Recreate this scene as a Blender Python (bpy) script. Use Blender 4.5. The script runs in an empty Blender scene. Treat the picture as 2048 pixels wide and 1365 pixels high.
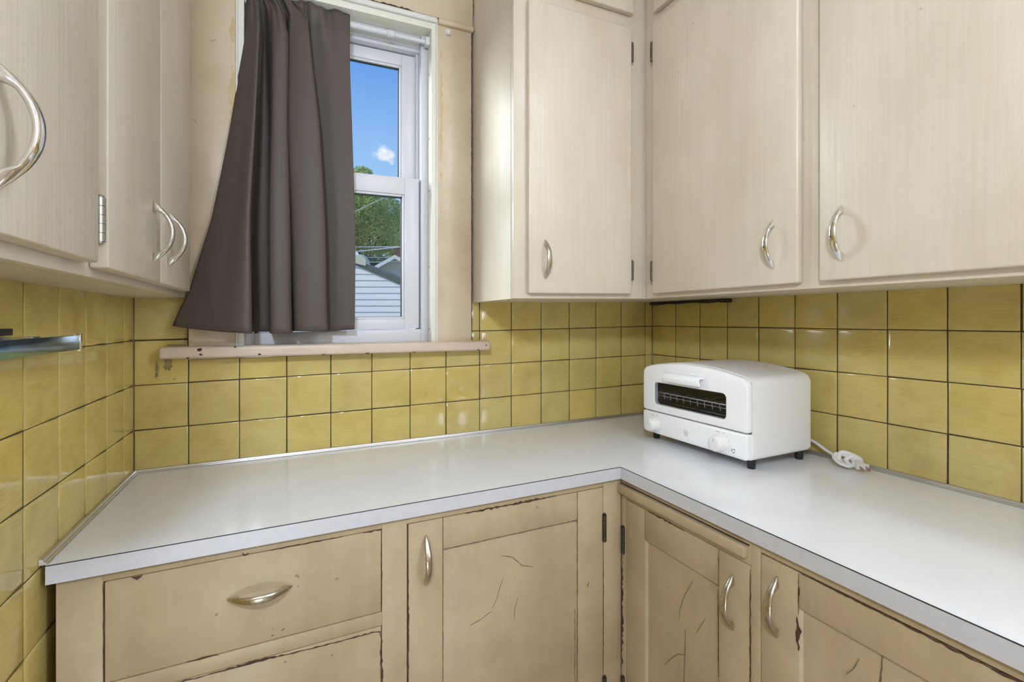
import bpy, bmesh, math, random
from mathutils import Vector, Matrix, noise
random.seed(7)
C = bpy.context.scene.collection
SC = bpy.context.scene
PI = math.pi

# ------------------------------------------------------------------ camera
YAW = 0.4336942
cam = bpy.data.cameras.new('camera')
cam.sensor_fit = 'HORIZONTAL'
cam.sensor_width = 36.0
cam.lens = 952.535 / 2048 * 36.0
cam.shift_y = -(682.5 - 641.77) / 2048
cam.clip_start = 0.02
cam.clip_end = 500
camo = bpy.data.objects.new('camera', cam)
C.objects.link(camo)
camo.location = (0.33414, -1.37905, 1.25964)
camo.rotation_euler = (PI / 2, 0, -YAW)
SC.camera = camo

# ------------------------------------------------------------------ view, sky, sun, flash, added lamps
SC.view_settings.view_transform = 'Standard'
SC.view_settings.look = 'None'
SC.view_settings.gamma = 1.0
SC.view_settings.use_curve_mapping = False
SC.view_settings.exposure = 0.12

world = bpy.data.worlds.new('sky')
SC.world = world
world.use_nodes = True
wt = world.node_tree
wt.nodes.clear()


def wn(kind, **kw):
    n = wt.nodes.new(kind)
    for k, v in kw.items():
        if k in n.inputs:
            n.inputs[k].default_value = v
        else:
            setattr(n, k, v)
    return n


tc = wn('ShaderNodeTexCoord')
sep = wn('ShaderNodeSeparateXYZ')
wt.links.new(tc.outputs['Generated'], sep.inputs[0])
ramp = wn('ShaderNodeValToRGB')
cr = ramp.color_ramp
cr.elements[0].position = 0.0
cr.elements[0].color = (0.62, 0.78, 0.95, 1)
cr.elements[1].position = 0.5
cr.elements[1].color = (0.10, 0.30, 0.80, 1)
e = cr.elements.new(0.27)
e.color = (0.33, 0.60, 0.95, 1)
wt.links.new(sep.outputs['Z'], ramp.inputs[0])
# clouds: soft noise, thickest in one low bank
dirv = Vector((0.172, 1.0239, 0.353)).normalized()
dist = wn('ShaderNodeVectorMath', operation='DISTANCE')
dist.inputs[1].default_value = dirv
squash = wn('ShaderNodeMapping')
wt.links.new(tc.outputs['Generated'], squash.inputs['Vector'])
wt.links.new(squash.outputs[0], dist.inputs[0])
nz = wn('ShaderNodeTexNoise')
nz.inputs['Scale'].default_value = 30.0
nz.inputs['Detail'].default_value = 8.0
nz.inputs['Roughness'].default_value = 0.6
wt.links.new(tc.outputs['Generated'], nz.inputs['Vector'])
m1 = wn('ShaderNodeMapRange')
m1.inputs['From Min'].default_value = 0.075
m1.inputs['From Max'].default_value = 0.0
m1.inputs['To Min'].default_value = -0.45
m1.inputs['To Max'].default_value = 0.12
m1.clamp = False
wt.links.new(dist.outputs['Value'], m1.inputs['Value'])
ad = wn('ShaderNodeMath', operation='ADD')
wt.links.new(m1.outputs[0], ad.inputs[0])
wt.links.new(nz.outputs['Fac'], ad.inputs[1])
m2 = wn('ShaderNodeMapRange')
m2.inputs['From Min'].default_value = 0.47
m2.inputs['From Max'].default_value = 0.66
wt.links.new(ad.outputs[0], m2.inputs['Value'])
cmix = wn('ShaderNodeMixRGB')
cmix.inputs[2].default_value = (0.90, 0.92, 0.97, 1)
wt.links.new(m2.outputs[0], cmix.inputs[0])
wt.links.new(ramp.outputs[0], cmix.inputs[1])
bg = wn('ShaderNodeBackground')
bg.inputs['Strength'].default_value = 0.95
wt.links.new(cmix.outputs[0], bg.inputs['Color'])
wo = wn('ShaderNodeOutputWorld')
wt.links.new(bg.outputs[0], wo.inputs['Surface'])


def lamp(name, kind, energy, loc, target=None, color=(1, 1, 1), **kw):
    d = bpy.data.lights.new(name, kind)
    d.energy = energy
    d.color = color
    for k, v in kw.items():
        setattr(d, k, v)
    o = bpy.data.objects.new(name, d)
    C.objects.link(o)
    o.location = loc
    if target is not None:
        o.rotation_euler = (Vector(target) - Vector(loc)).to_track_quat('-Z', 'Y').to_euler()
    return o


lamp('sun', 'SUN', 3.6, (0, 0, 20), (0.8, -0.10, 19.45), (1.0, 0.95, 0.86), angle=0.01)
# added lamp outside to the left, out of view, strengthening the window light
lamp('yard_fill', 'AREA', 680, (-3.1, 2.5, 2.9), (0.75, -0.2, 1.35), (0.85, 0.95, 1.03), shape='RECTANGLE', size=3.6, size_y=2.8)
# photographer's flash behind and above the camera, close to the left wall
lamp('flash', 'AREA', 12.5, (0.07, -1.72, 1.90), (0.85, 0.0, 1.15), (0.81, 0.945, 1.17), shape='DISK', size=0.14)
# added fill lamps behind the camera, right and left
lamp('right_fill', 'AREA', 23, (1.42, -2.1, 1.70), (0.0, -1.85, 1.25), (0.81, 0.945, 1.17), shape='RECTANGLE', size=0.32, size_y=1.2)  # invented source that brightens the left wall
lamp('left_fill', 'AREA', 1, (0.30, -2.40, 1.70), (1.3, -0.6, 0.8), (0.81, 0.945, 1.17), shape='RECTANGLE', size=0.5, size_y=1.0)
lamp('low_fill', 'AREA', 2.6, (0.16, -2.2, 0.15), (1.05, -0.85, 0.62), (0.86, 0.95, 1.08), shape='RECTANGLE', size=0.28, size_y=0.22, spread=math.radians(120))  # unseen low lamp added to lift the lower right doors
# overhead fill lamp, added without a fixture
lamp('overhead_fill', 'AREA', 5, (1.10, -1.55, 2.44), (1.10, -1.55, 0), (0.86, 0.96, 1.10), shape='DISK', size=0.2)

# ------------------------------------------------------------------ helpers
K = 0.017208      # heights sheared along x, fitted to the slope of the visible tile rows: courses run 1 in 58 down towards the left wall
KC = 0.0107       # smaller shear, fitted separately for the counter, base units and toaster oven
X0 = 0.756
T = 0.108
V = 0.105458
ZR = 1.226
XR = 1.54509


def rotmat(axis, a):
    return Matrix.Rotation(a, 3, axis)


class MB:
    """collects shapes in room coordinates and links them as one mesh object"""

    def __init__(self):
        self.v = []
        self.f = []
        self.m = []
        self.s = []
        self.cuts = []          # where separate chips and cracks begin

    def add(self, verts, faces, mat=0, smooth=False):
        b = len(self.v)
        self.v += [tuple(p) for p in verts]
        for fc in faces:
            self.f.append(tuple(i + b for i in fc))
            self.m.append(mat)
            self.s.append(smooth)
        return self

    def addbm(self, bm, mat=0, smooth=False):
        bm.verts.index_update()
        vs = [v.co.copy() for v in bm.verts]
        fs = [[v.index for v in f.verts] for f in bm.faces]
        bm.free()
        return self.add(vs, fs, mat, smooth)

    def box(self, x0, x1, y0, y1, z0, z1, bev=0.0, mat=0, seg=2, rot=None, piv=None):
        bm = bmesh.new()
        bmesh.ops.create_cube(bm, size=1)
        sx, sy, sz = abs(x1 - x0), abs(y1 - y0), abs(z1 - z0)
        c = Vector(((x0 + x1) / 2, (y0 + y1) / 2, (z0 + z1) / 2))
        for v in bm.verts:
            v.co = Vector((v.co.x * sx, v.co.y * sy, v.co.z * sz))
        if bev > 0:
            b = min(bev, 0.45 * min(sx, sy, sz))
            bmesh.ops.bevel(bm, geom=bm.edges[:], offset=b, segments=seg, profile=0.5, affect='EDGES')
        for v in bm.verts:
            p = v.co + c
            if rot is not None:
                pv = Vector(piv) if piv else c
                p = rot @ (p - pv) + pv
            v.co = p
        return self.addbm(bm, mat, bev > 0)

    def tube(self, pts, r, n=8, mat=0, caps=True, closed=False, flat=None):
        pts = [Vector(p) for p in pts]
        rs = r if isinstance(r, (list, tuple)) else [r] * len(pts)
        rings = []
        up = None
        N = len(pts)
        for i, p in enumerate(pts):
            a = pts[(i - 1) % N] if (i > 0 or closed) else pts[i]
            c = pts[(i + 1) % N] if (i < N - 1 or closed) else pts[i]
            t = (c - a)
            if t.length < 1e-9:
                t = Vector((0, 0, 1))
            t.normalize()
            if up is None:
                up = Vector((0, 0, 1)) if abs(t.z) < 0.9 else Vector((1, 0, 0))
            u = (up - t * up.dot(t))
            if u.length < 1e-6:
                u = t.orthogonal()
            u.normalize()
            w = t.cross(u)
            up = u
            fx = flat or 1.0
            rings.append([p + (u * math.cos(2 * PI * k / n) + w * fx * math.sin(2 * PI * k / n)) * rs[i] for k in range(n)])
        vs = [q for ring in rings for q in ring]
        fs = []
        M = N if closed else N - 1
        for i in range(M):
            j = (i + 1) % N
            for k in range(n):
                fs.append((i * n + k, i * n + (k + 1) % n, j * n + (k + 1) % n, j * n + k))
        if caps and not closed:
            fs.append(tuple(range(n - 1, -1, -1)))
            fs.append(tuple((N - 1) * n + k for k in range(n)))
        return self.add(vs, fs, mat, True)

    def lathe(self, origin, axis, prof, n=32, mat=0):
        """prof: list of (distance along axis, radius)"""
        ax = Vector(axis).normalized()
        u = ax.orthogonal().normalized()
        w = ax.cross(u)
        o = Vector(origin)
        vs, fs = [], []
        for (d, r) in prof:
            for k in range(n):
                a = 2 * PI * k / n
                vs.append(o + ax * d + (u * math.cos(a) + w * math.sin(a)) * r)
        for i in range(len(prof) - 1):
            for k in range(n):
                fs.append((i * n + k, i * n + (k + 1) % n, (i + 1) * n + (k + 1) % n, (i + 1) * n + k))
        fs.append(tuple(range(n - 1, -1, -1)))
        fs.append(tuple((len(prof) - 1) * n + k for k in range(n)))
        return self.add(vs, fs, mat, True)

    def prism(self, poly, axis, a, b, mat=0, smooth=False):
        """poly in the two other axes (in xyz order), extruded along axis from a to b"""
        def mk(p, t):
            if axis == 'x':
                return (t, p[0], p[1])
            if axis == 'y':
                return (p[0], t, p[1])
            return (p[0], p[1], t)
        n = len(poly)
        vs = [mk(p, a) for p in poly] + [mk(p, b) for p in poly]
        fs = [tuple(range(n - 1, -1, -1)), tuple(range(n, 2 * n))]
        for i in range(n):
            j = (i + 1) % n
            fs.append((i, j, n + j, n + i))
        return self.add(vs, fs, mat, smooth)

    def ribbon(self, pts, w, normal, mat=0, jitter=0.35, lift=0.0003, th=0.0003, seed=1, taper=True):
        """a thin irregular crack or chip along pts, lying on a face with the given normal"""
        rnd = random.Random(seed)
        nrm = Vector(normal).normalized()
        P = [Vector(p) for p in pts]
        # resample and wobble
        Q = []
        for i in range(len(P) - 1):
            L = (P[i + 1] - P[i]).length
            k = max(1, int(L / 0.006))
            for j in range(k):
                Q.append(P[i].lerp(P[i + 1], j / k))
        Q.append(P[-1])
        n = len(Q)
        top, vs, fs = [], [], []
        for i, q in enumerate(Q):
            t = (Q[min(i + 1, n - 1)] - Q[max(i - 1, 0)]).normalized()
            s = nrm.cross(t)
            ww = w * (1 + rnd.uniform(-jitter, jitter * 1.6))
            if taper:
                e = min(i, n - 1 - i) / max(1, (n - 1) / 2)
                ww *= min(1.0, 0.25 + 1.6 * e)
            off = s * rnd.uniform(-jitter, jitter) * w * 0.8
            for sg in (-1, 1):
                vs.append(q + off + s * sg * ww / 2 + nrm * (lift + th))
            for sg in (-1, 1):
                vs.append(q + off + s * sg * ww / 2 - nrm * th)
        for i in range(n - 1):
            a, b = 4 * i, 4 * (i + 1)
            if i == 0:
                self.cuts.append((len(self.v), len(self.f)))
            fs += [(a, a + 1, b + 1, b), (a + 1, a + 3, b + 3, b + 1), (a + 2, a, b, b + 2)]
        return self.add(vs, fs, mat, False)

    def build(self, name, mats, parent=None, k=K, root=None, auto=35):
        if len(self.cuts) > 1:
            # every chip or crack is a part of its own
            out = None
            ends = self.cuts[1:] + [(len(self.v), len(self.f))]
            for (v0, f0), (v1, f1) in zip(self.cuts, ends):
                q = MB()
                q.v = self.v[v0:v1]
                q.f = [tuple(i - v0 for i in fc) for fc in self.f[f0:f1]]
                q.m, q.s = self.m[f0:f1], self.s[f0:f1]
                out = q.build(name, mats, parent, k, root, auto)
            return out
        if not isinstance(mats, (list, tuple)):
            mats = [mats]
        ro = Vector(parent['_at']) if parent is not None and '_at' in parent else Vector((0, 0, 0))
        me = bpy.data.meshes.new(name)
        vs = [(x - ro.x, y - ro.y, z + k * (x - X0) - ro.z) for (x, y, z) in self.v]
        me.from_pydata(vs, [], self.f)
        for mt in mats:
            me.materials.append(mt)
        me.polygons.foreach_set('material_index', self.m)
        me.polygons.foreach_set('use_smooth', self.s)
        me.update()
        bm = bmesh.new()
        bm.from_mesh(me)
        bmesh.ops.recalc_face_normals(bm, faces=bm.faces[:])
        bm.to_mesh(me)
        bm.free()
        if auto and any(self.s):
            me.set_sharp_from_angle(angle=math.radians(auto))
        o = bpy.data.objects.new(name, me)
        C.objects.link(o)
        if parent is not None:
            o.parent = parent
            o['_at'] = tuple(ro)
        else:
            o['_at'] = (0.0, 0.0, 0.0)
        return o


def tag(o, label=None, cat=None, group=None, kind=None):
    if label:
        o['label'] = label
    if cat:
        o['category'] = cat
    if group:
        o['group'] = group
    if kind:
        o['kind'] = kind
    return o


def thing(name, label, cat, loc, k=K, group=None):
    o = bpy.data.objects.new(name, None)
    o.empty_display_size = 0.05
    C.objects.link(o)
    w = (loc[0], loc[1], loc[2] + k * (loc[0] - X0))
    o.location = w
    o['_at'] = w
    return tag(o, label, cat, group)


def place(src, name, parent, loc, rot=(0, 0, 0), k=K, scale=None):
    """a copy of a mesh object, set as a child of parent at a point of the room"""
    o = src.copy()
    o.name = name
    C.objects.link(o)
    ro = Vector(parent['_at'])
    o.parent = parent
    o.location = Vector((loc[0], loc[1], loc[2] + k * (loc[0] - X0))) - ro
    o.rotation_euler = rot
    if scale:
        o.scale = scale
    return o


# ------------------------------------------------------------------ materials
def mat(name, base=(0.5, 0.5, 0.5), rough=0.5, metal=0.0, spec=0.5, coat=0.0, coat_r=0.1):
    m = bpy.data.materials.new(name)
    m.use_nodes = True
    b = m.node_tree.nodes['Principled BSDF']
    b.inputs['Base Color'].default_value = (*base, 1)
    b.inputs['Roughness'].default_value = rough
    b.inputs['Metallic'].default_value = metal
    b.inputs['Specular IOR Level'].default_value = spec
    b.inputs['Coat Weight'].default_value = coat
    b.inputs['Coat Roughness'].default_value = coat_r
    return m


def N(m, kind, **kw):
    n = m.node_tree.nodes.new(kind)
    for k, v in kw.items():
        key = k.replace('_', ' ')
        if key in n.inputs:
            n.inputs[key].default_value = v
        else:
            setattr(n, k, v)
    return n


def L(m, a, b):
    m.node_tree.links.new(a, b)


def bsdf(m):
    return m.node_tree.nodes['Principled BSDF']


def mottled(name, c1, c2, scale=(8, 8, 8), detail=4, lo=0.35, hi=0.7, rough=0.4, rough2=None, bump=0.0, bscale=None, bdist=0.001, coat=0.0, spec=0.5, spots=None, spot_scale=120, spot_cut=0.72):
    """paint with soft tonal variation, brush grain and a few small stains, in object space"""
    m = mat(name, c1, rough, spec=spec, coat=coat)
    t = N(m, 'ShaderNodeTexCoord')
    mp = N(m, 'ShaderNodeMapping')
    mp.inputs['Scale'].default_value = scale
    L(m, t.outputs['Object'], mp.inputs['Vector'])
    n = N(m, 'ShaderNodeTexNoise', Scale=1.0, Detail=detail, Roughness=0.6)
    L(m, mp.outputs[0], n.inputs['Vector'])
    r = N(m, 'ShaderNodeMapRange')
    r.inputs['From Min'].default_value = lo
    r.inputs['From Max'].default_value = hi
    L(m, n.outputs['Fac'], r.inputs['Value'])
    mx = N(m, 'ShaderNodeMixRGB')
    mx.inputs[1].default_value = (*c1, 1)
    mx.inputs[2].default_value = (*c2, 1)
    L(m, r.outputs[0], mx.inputs[0])
    out = mx.outputs[0]
    if spots:
        n2 = N(m, 'ShaderNodeTexNoise', Scale=spot_scale, Detail=3.0, Roughness=0.5)
        L(m, t.outputs['Object'], n2.inputs['Vector'])
        r2 = N(m, 'ShaderNodeMapRange')
        r2.inputs['From Min'].default_value = spot_cut
        r2.inputs['From Max'].default_value = spot_cut + 0.04
        L(m, n2.outputs['Fac'], r2.inputs['Value'])
        m3 = N(m, 'ShaderNodeMixRGB')
        m3.inputs[2].default_value = (*spots, 1)
        L(m, r2.outputs[0], m3.inputs[0])
        L(m, out, m3.inputs[1])
        out = m3.outputs[0]
    L(m, out, bsdf(m).inputs['Base Color'])
    if rough2 is not None:
        r3 = N(m, 'ShaderNodeMapRange')
        r3.inputs['To Min'].default_value = rough
        r3.inputs['To Max'].default_value = rough2
        L(m, n.outputs['Fac'], r3.inputs['Value'])
        L(m, r3.outputs[0], bsdf(m).inputs['Roughness'])
    if bump > 0:
        mp2 = N(m, 'ShaderNodeMapping')
        mp2.inputs['Scale'].default_value = bscale or scale
        L(m, t.outputs['Object'], mp2.inputs['Vector'])
        nb = N(m, 'ShaderNodeTexNoise', Scale=1.0, Detail=3.0)
        L(m, mp2.outputs[0], nb.inputs['Vector'])
        bp = N(m, 'ShaderNodeBump', Strength=bump, Distance=bdist)
        L(m, nb.outputs['Fac'], bp.inputs['Height'])
        L(m, bp.outputs[0], bsdf(m).inputs['Normal'])
    return m


def brushed(m, scale, low):
    """multiply the paint colour by soft brush marks or hand grime"""
    b = bsdf(m)
    src = b.inputs['Base Color'].links[0].from_socket
    t = N(m, 'ShaderNodeTexCoord')
    mp = N(m, 'ShaderNodeMapping')
    mp.inputs['Scale'].default_value = scale
    L(m, t.outputs['Object'], mp.inputs['Vector'])
    n = N(m, 'ShaderNodeTexNoise', Scale=1.0, Detail=5.0, Roughness=0.6)
    L(m, mp.outputs[0], n.inputs['Vector'])
    r = N(m, 'ShaderNodeValToRGB')
    r.color_ramp.elements[0].position = 0.32
    r.color_ramp.elements[0].color = (low, low * 0.985, low * 0.955, 1)
    r.color_ramp.elements[1].position = 0.60
    r.color_ramp.elements[1].color = (1, 1, 1, 1)
    L(m, n.outputs['Fac'], r.inputs[0])
    x = N(m, 'ShaderNodeMixRGB', blend_type='MULTIPLY')
    x.inputs[0].default_value = 1.0
    L(m, src, x.inputs[1])
    L(m, r.outputs[0], x.inputs[2])
    L(m, x.outputs[0], b.inputs['Base Color'])


M = {}
M['upper'] = mottled('cream_gloss_paint', (0.66, 0.585, 0.47), (0.60, 0.525, 0.41), scale=(7, 7, 2.2), rough=0.22, rough2=0.42,
                     bump=0.5, bscale=(150, 150, 6), bdist=0.0010, spots=(0.40, 0.33, 0.24), spot_scale=62, spot_cut=0.745)
brushed(M['upper'], (110, 110, 3.0), 0.965)
brushed(M['upper'], (4.5, 4.5, 3.5), 0.92)
M['lower'] = mottled('aged_tan_paint', (0.46, 0.36, 0.225), (0.395, 0.30, 0.17), scale=(5, 5, 3), rough=0.36, rough2=0.5,
                     bump=0.3, bscale=(60, 60, 12), bdist=0.0006, spots=(0.27, 0.17, 0.09), spot_scale=60, spot_cut=0.74)
M['casing'] = mottled('casing_cream_paint', (0.64, 0.53, 0.375), (0.57, 0.45, 0.30), scale=(9, 9, 2), rough=0.25, rough2=0.4,
                      bump=0.3, bscale=(120, 120, 8), bdist=0.0006, spots=(0.40, 0.29, 0.17), spot_scale=55, spot_cut=0.75)
brushed(M['lower'], (60, 60, 4), 0.975)
brushed(M['lower'], (5, 5, 5), 0.82)
brushed(M['casing'], (5, 5, 5), 0.84)
M['sill'] = mottled('sill_pink_cream_paint', (0.64, 0.52, 0.40), (0.55, 0.42, 0.31), scale=(6, 20, 20), rough=0.3, rough2=0.45,
                    spots=(0.16, 0.09, 0.06), spot_scale=70, spot_cut=0.76)
M['bead'] = mat('white_bead_paint', (0.70, 0.70, 0.64), 0.3)
M['jamb'] = mat('cream_jamb_paint', (0.74, 0.72, 0.62), 0.35)
M['vinyl'] = mat('white_vinyl', (0.63, 0.63, 0.65), 0.3)
M['gasket'] = mat('black_gasket', (0.012, 0.013, 0.016), 0.5)
M['chrome'] = mat('chrome', (0.78, 0.77, 0.75), 0.12, 1.0)
M['old_chrome'] = mottled('worn_chrome', (0.62, 0.58, 0.50), (0.42, 0.36, 0.27), scale=(60, 60, 60), rough=0.2, rough2=0.38)
bsdf(M['old_chrome']).inputs['Metallic'].default_value = 1.0
M['steel'] = mat('hinge_steel', (0.42, 0.40, 0.36), 0.4, 1.0)
M['antique'] = mottled('tarnished_hinge', (0.11, 0.085, 0.06), (0.035, 0.026, 0.02), scale=(150, 150, 150), rough=0.35)
M['bronze'] = mottled('painted_over_bronze', (0.035, 0.022, 0.014), (0.012, 0.009, 0.008), scale=(120, 120, 120), rough=0.5)
M['dark_wood'] = mat('bare_dark_wood', (0.035, 0.018, 0.010), 0.8)
M['chip'] = mottled('bare_wood_chip', (0.09, 0.04, 0.02), (0.03, 0.015, 0.01), scale=(90, 90, 90), rough=0.8)
M['crack'] = mat('paint_crack_brown', (0.14, 0.09, 0.055), 0.8)  # dark brown of the cracks in the paint
M['stain'] = mat('old_yellowed_paint', (0.56, 0.42, 0.22), 0.4)
M['white_lam'] = mottled('white_laminate', (0.78, 0.78, 0.785), (0.73, 0.73, 0.735), scale=(5, 5, 5), rough=0.10, rough2=0.16,
                         spots=(0.45, 0.42, 0.38), spot_scale=38, spot_cut=0.80)
M['edge_lam'] = mottled('grey_white_edge_laminate', (0.53, 0.53, 0.545), (0.50, 0.50, 0.515), scale=(60, 60, 60), rough=0.35)
M['seam'] = mat('dark_seam', (0.02, 0.018, 0.02), 0.5)
M['alu'] = mat('aluminium_strip', (0.62, 0.61, 0.60), 0.32, 0.85)
M['grout'] = mottled('dark_brown_grout', (0.040, 0.022, 0.008), (0.07, 0.042, 0.016), scale=(90, 90, 90), rough=0.85)
M['plaster'] = mat('cream_wall_paint', (0.62, 0.52, 0.38), 0.5)
M['ceiling'] = mat('ceiling_white', (0.75, 0.71, 0.63), 0.8)
M['floor'] = mottled('brown_vinyl_floor', (0.55, 0.47, 0.37), (0.45, 0.37, 0.28), scale=(6, 6, 6), rough=0.4)
M['toaster'] = mat('matte_white_enamel', (0.90, 0.90, 0.905), 0.34)
M['toaster_knob'] = mat('white_knob_plastic', (0.80, 0.79, 0.77), 0.4)
M['dark_metal'] = mat('dark_oven_lining', (0.15, 0.155, 0.16), 0.4, 0.2)
M['rubber'] = mat('black_rubber', (0.012, 0.013, 0.015), 0.5)
M['wire'] = mat('bright_wire', (0.80, 0.80, 0.81), 0.3, 0.5)
M['print'] = mat('grey_print', (0.42, 0.42, 0.43), 0.5)
M['print_dark'] = mat('dark_print', (0.08, 0.08, 0.09), 0.5)
M['cord'] = mat('white_cord', (0.70, 0.69, 0.66), 0.4)
M['brass'] = mat('copper_prong', (0.55, 0.36, 0.27), 0.3, 1.0)
M['black'] = mat('black_plastic', (0.015, 0.015, 0.017), 0.4)
M['hook'] = mat('clear_white_plastic', (0.66, 0.66, 0.60), 0.2)

# ceramic tile: per-tile tone from a colour attribute, fine horizontal glaze streaks
mt = mat('yellow_ceramic_tile', (0.5, 0.4, 0.1), 0.09, spec=0.55)
M['tile'] = mt
at = N(mt, 'ShaderNodeAttribute', attribute_name='tone')
sp = N(mt, 'ShaderNodeSeparateColor')
L(mt, at.outputs['Color'], sp.inputs[0])
t_ = N(mt, 'ShaderNodeTexCoord')
mp_ = N(mt, 'ShaderNodeMapping')
mp_.inputs['Scale'].default_value = (26, 26, 300)
L(mt, t_.outputs['Object'], mp_.inputs['Vector'])
n_ = N(mt, 'ShaderNodeTexNoise', Scale=1.0, Detail=4.0, Roughness=0.65)
L(mt, mp_.outputs[0], n_.inputs['Vector'])
nb_ = N(mt, 'ShaderNodeTexNoise', Scale=14.0, Detail=4.0, Roughness=0.6)
L(mt, t_.outputs['Object'], nb_.inputs['Vector'])
c1_ = N(mt, 'ShaderNodeMixRGB')
c1_.inputs[1].default_value = (0.635, 0.485, 0.125, 1)
c1_.inputs[2].default_value = (0.53, 0.44, 0.20, 1)
L(mt, sp.outputs[0], c1_.inputs[0])
c2_ = N(mt, 'ShaderNodeMixRGB', blend_type='MULTIPLY')
c2_.inputs[0].default_value = 1.0
r_ = N(mt, 'ShaderNodeValToRGB')
r_.color_ramp.elements[0].position = 0.30
r_.color_ramp.elements[0].color = (0.90, 0.89, 0.86, 1)
r_.color_ramp.elements[1].position = 0.62
r_.color_ramp.elements[1].color = (1.0, 1.0, 1.0, 1)
L(mt, n_.outputs['Fac'], r_.inputs[0])
L(mt, c1_.outputs[0], c2_.inputs[1])
L(mt, r_.outputs[0], c2_.inputs[2])
c3_ = N(mt, 'ShaderNodeMixRGB', blend_type='MULTIPLY')
c3_.inputs[0].default_value = 1.0
r2_ = N(mt, 'ShaderNodeValToRGB')
r2_.color_ramp.elements[0].position = 0.28
r2_.color_ramp.elements[0].color = (0.86, 0.83, 0.76, 1)
r2_.color_ramp.elements[1].position = 0.55
r2_.color_ramp.elements[1].color = (1, 1, 1, 1)
L(mt, nb_.outputs['Fac'], r2_.inputs[0])
L(mt, c2_.outputs[0], c3_.inputs[1])
L(mt, r2_.outputs[0], c3_.inputs[2])
L(mt, c3_.outputs[0], bsdf(mt).inputs['Base Color'])
nw_ = N(mt, 'ShaderNodeTexNoise', Scale=16.0, Detail=1.0)
L(mt, t_.outputs['Object'], nw_.inputs['Vector'])
bp_ = N(mt, 'ShaderNodeBump', Strength=0.16, Distance=0.001)
L(mt, nw_.outputs['Fac'], bp_.inputs['Height'])
L(mt, bp_.outputs[0], bsdf(mt).inputs['Normal'])
M['dirt'] = mottled('brown_grime_on_tile', (0.20, 0.135, 0.05), (0.34, 0.26, 0.10), scale=(60, 60, 60), rough=0.5)


def glass(name, tint=(1, 1, 1), refl=0.9):
    m = bpy.data.materials.new(name)
    m.use_nodes = True
    nt = m.node_tree
    nt.nodes.clear()
    tr = nt.nodes.new('ShaderNodeBsdfTransparent')
    tr.inputs[0].default_value = (*tint, 1)
    gl = nt.nodes.new('ShaderNodeBsdfGlossy')
    gl.inputs['Roughness'].default_value = 0.03
    gl.inputs['Color'].default_value = (refl, refl, refl, 1)
    fr = nt.nodes.new('ShaderNodeFresnel')
    fr.inputs[0].default_value = 1.45
    mx = nt.nodes.new('ShaderNodeMixShader')
    # only the outer face of a pane mirrors
    ge = nt.nodes.new('ShaderNodeNewGeometry')
    inv = nt.nodes.new('ShaderNodeMath')
    inv.operation = 'SUBTRACT'
    inv.inputs[0].default_value = 1.0
    nt.links.new(ge.outputs['Backfacing'], inv.inputs[1])
    mu = nt.nodes.new('ShaderNodeMath')
    mu.operation = 'MULTIPLY'
    nt.links.new(fr.outputs[0], mu.inputs[0])
    nt.links.new(inv.outputs[0], mu.inputs[1])
    nt.links.new(mu.outputs[0], mx.inputs[0])
    nt.links.new(tr.outputs[0], mx.inputs[1])
    nt.links.new(gl.outputs[0], mx.inputs[2])
    o = nt.nodes.new('ShaderNodeOutputMaterial')
    nt.links.new(mx.outputs[0], o.inputs[0])
    return m


M['glass'] = glass('window_glass', (0.97, 0.98, 0.98))
M['oven_glass'] = glass('smoked_oven_glass', (0.80, 0.81, 0.82), 0.8)

# curtain cloth
mc = mat('taupe_blackout_cloth', (0.088, 0.068, 0.055), 0.55, spec=0.3)
M['cloth'] = mc
bsdf(mc).inputs['Sheen Weight'].default_value = 0.0
bsdf(mc).inputs['Sheen Roughness'].default_value = 0.4
tcc = N(mc, 'ShaderNodeTexCoord')
mpc = N(mc, 'ShaderNodeMapping')
mpc.inputs['Scale'].default_value = (2600, 2600, 2600)
L(mc, tcc.outputs['Object'], mpc.inputs['Vector'])
nc = N(mc, 'ShaderNodeTexNoise', Scale=1.0, Detail=1.0)
L(mc, mpc.outputs[0], nc.inputs['Vector'])
bpc = N(mc, 'ShaderNodeBump', Strength=0.15, Distance=0.0004)
L(mc, nc.outputs['Fac'], bpc.inputs['Height'])
L(mc, bpc.outputs[0], bsdf(mc).inputs['Normal'])
M['stitch'] = mat('dark_thread', (0.05, 0.035, 0.03), 0.7)

# ------------------------------------------------------------------ room shell
WX0, WX1 = 0.2268, 0.7048        # window opening
WZ0, WZ1 = 1.198, 2.112
YF = -2.5
CEIL = 2.52


def struct(o, label=None):
    o['kind'] = 'structure'
    if label:
        o['label'] = label
    return o


g = 0.0026   # bed of the tiles
mb = MB()
RX0, RX1 = WX0 - 0.0137, WX1 + 0.0137
for (a, b, c, d) in ((-0.15, RX0, -0.1, CEIL), (RX1, XR + 0.15, -0.1, CEIL), (RX0, RX1, -0.1, 1.165), (RX0, RX1, 2.1302, CEIL)):
    mb.box(a, b, g, 0.16, c, d)
wall_back = struct(mb.build('wall_back', M['plaster']))
mb = MB().box(-0.15, -g, YF, g - 0.0005, -0.1, CEIL)
wall_left = struct(mb.build('wall_left', M['plaster']))
mb = MB().box(XR + g, XR + 0.15, YF, g - 0.0005, -0.1, CEIL)
wall_right = struct(mb.build('wall_right', M['plaster']))
mb = MB().box(-0.15, XR + 0.15, YF - 0.1, YF - 0.001, -0.1, CEIL)
struct(mb.build('wall_front', M['plaster']))
mb = MB().box(-0.15, XR + 0.15, YF - 0.1, 0.16, -0.1, 0.0)
struct(mb.build('floor', M['floor'], k=0))
mb = MB().box(-0.15, XR + 0.15, YF - 0.1, 0.16, CEIL, CEIL + 0.1)
struct(mb.build('ceiling', M['ceiling']))

# ---- tiles
W0, WL, LO, RO = 0.107036, 0.034054, 0.06935, 0.116102


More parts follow.
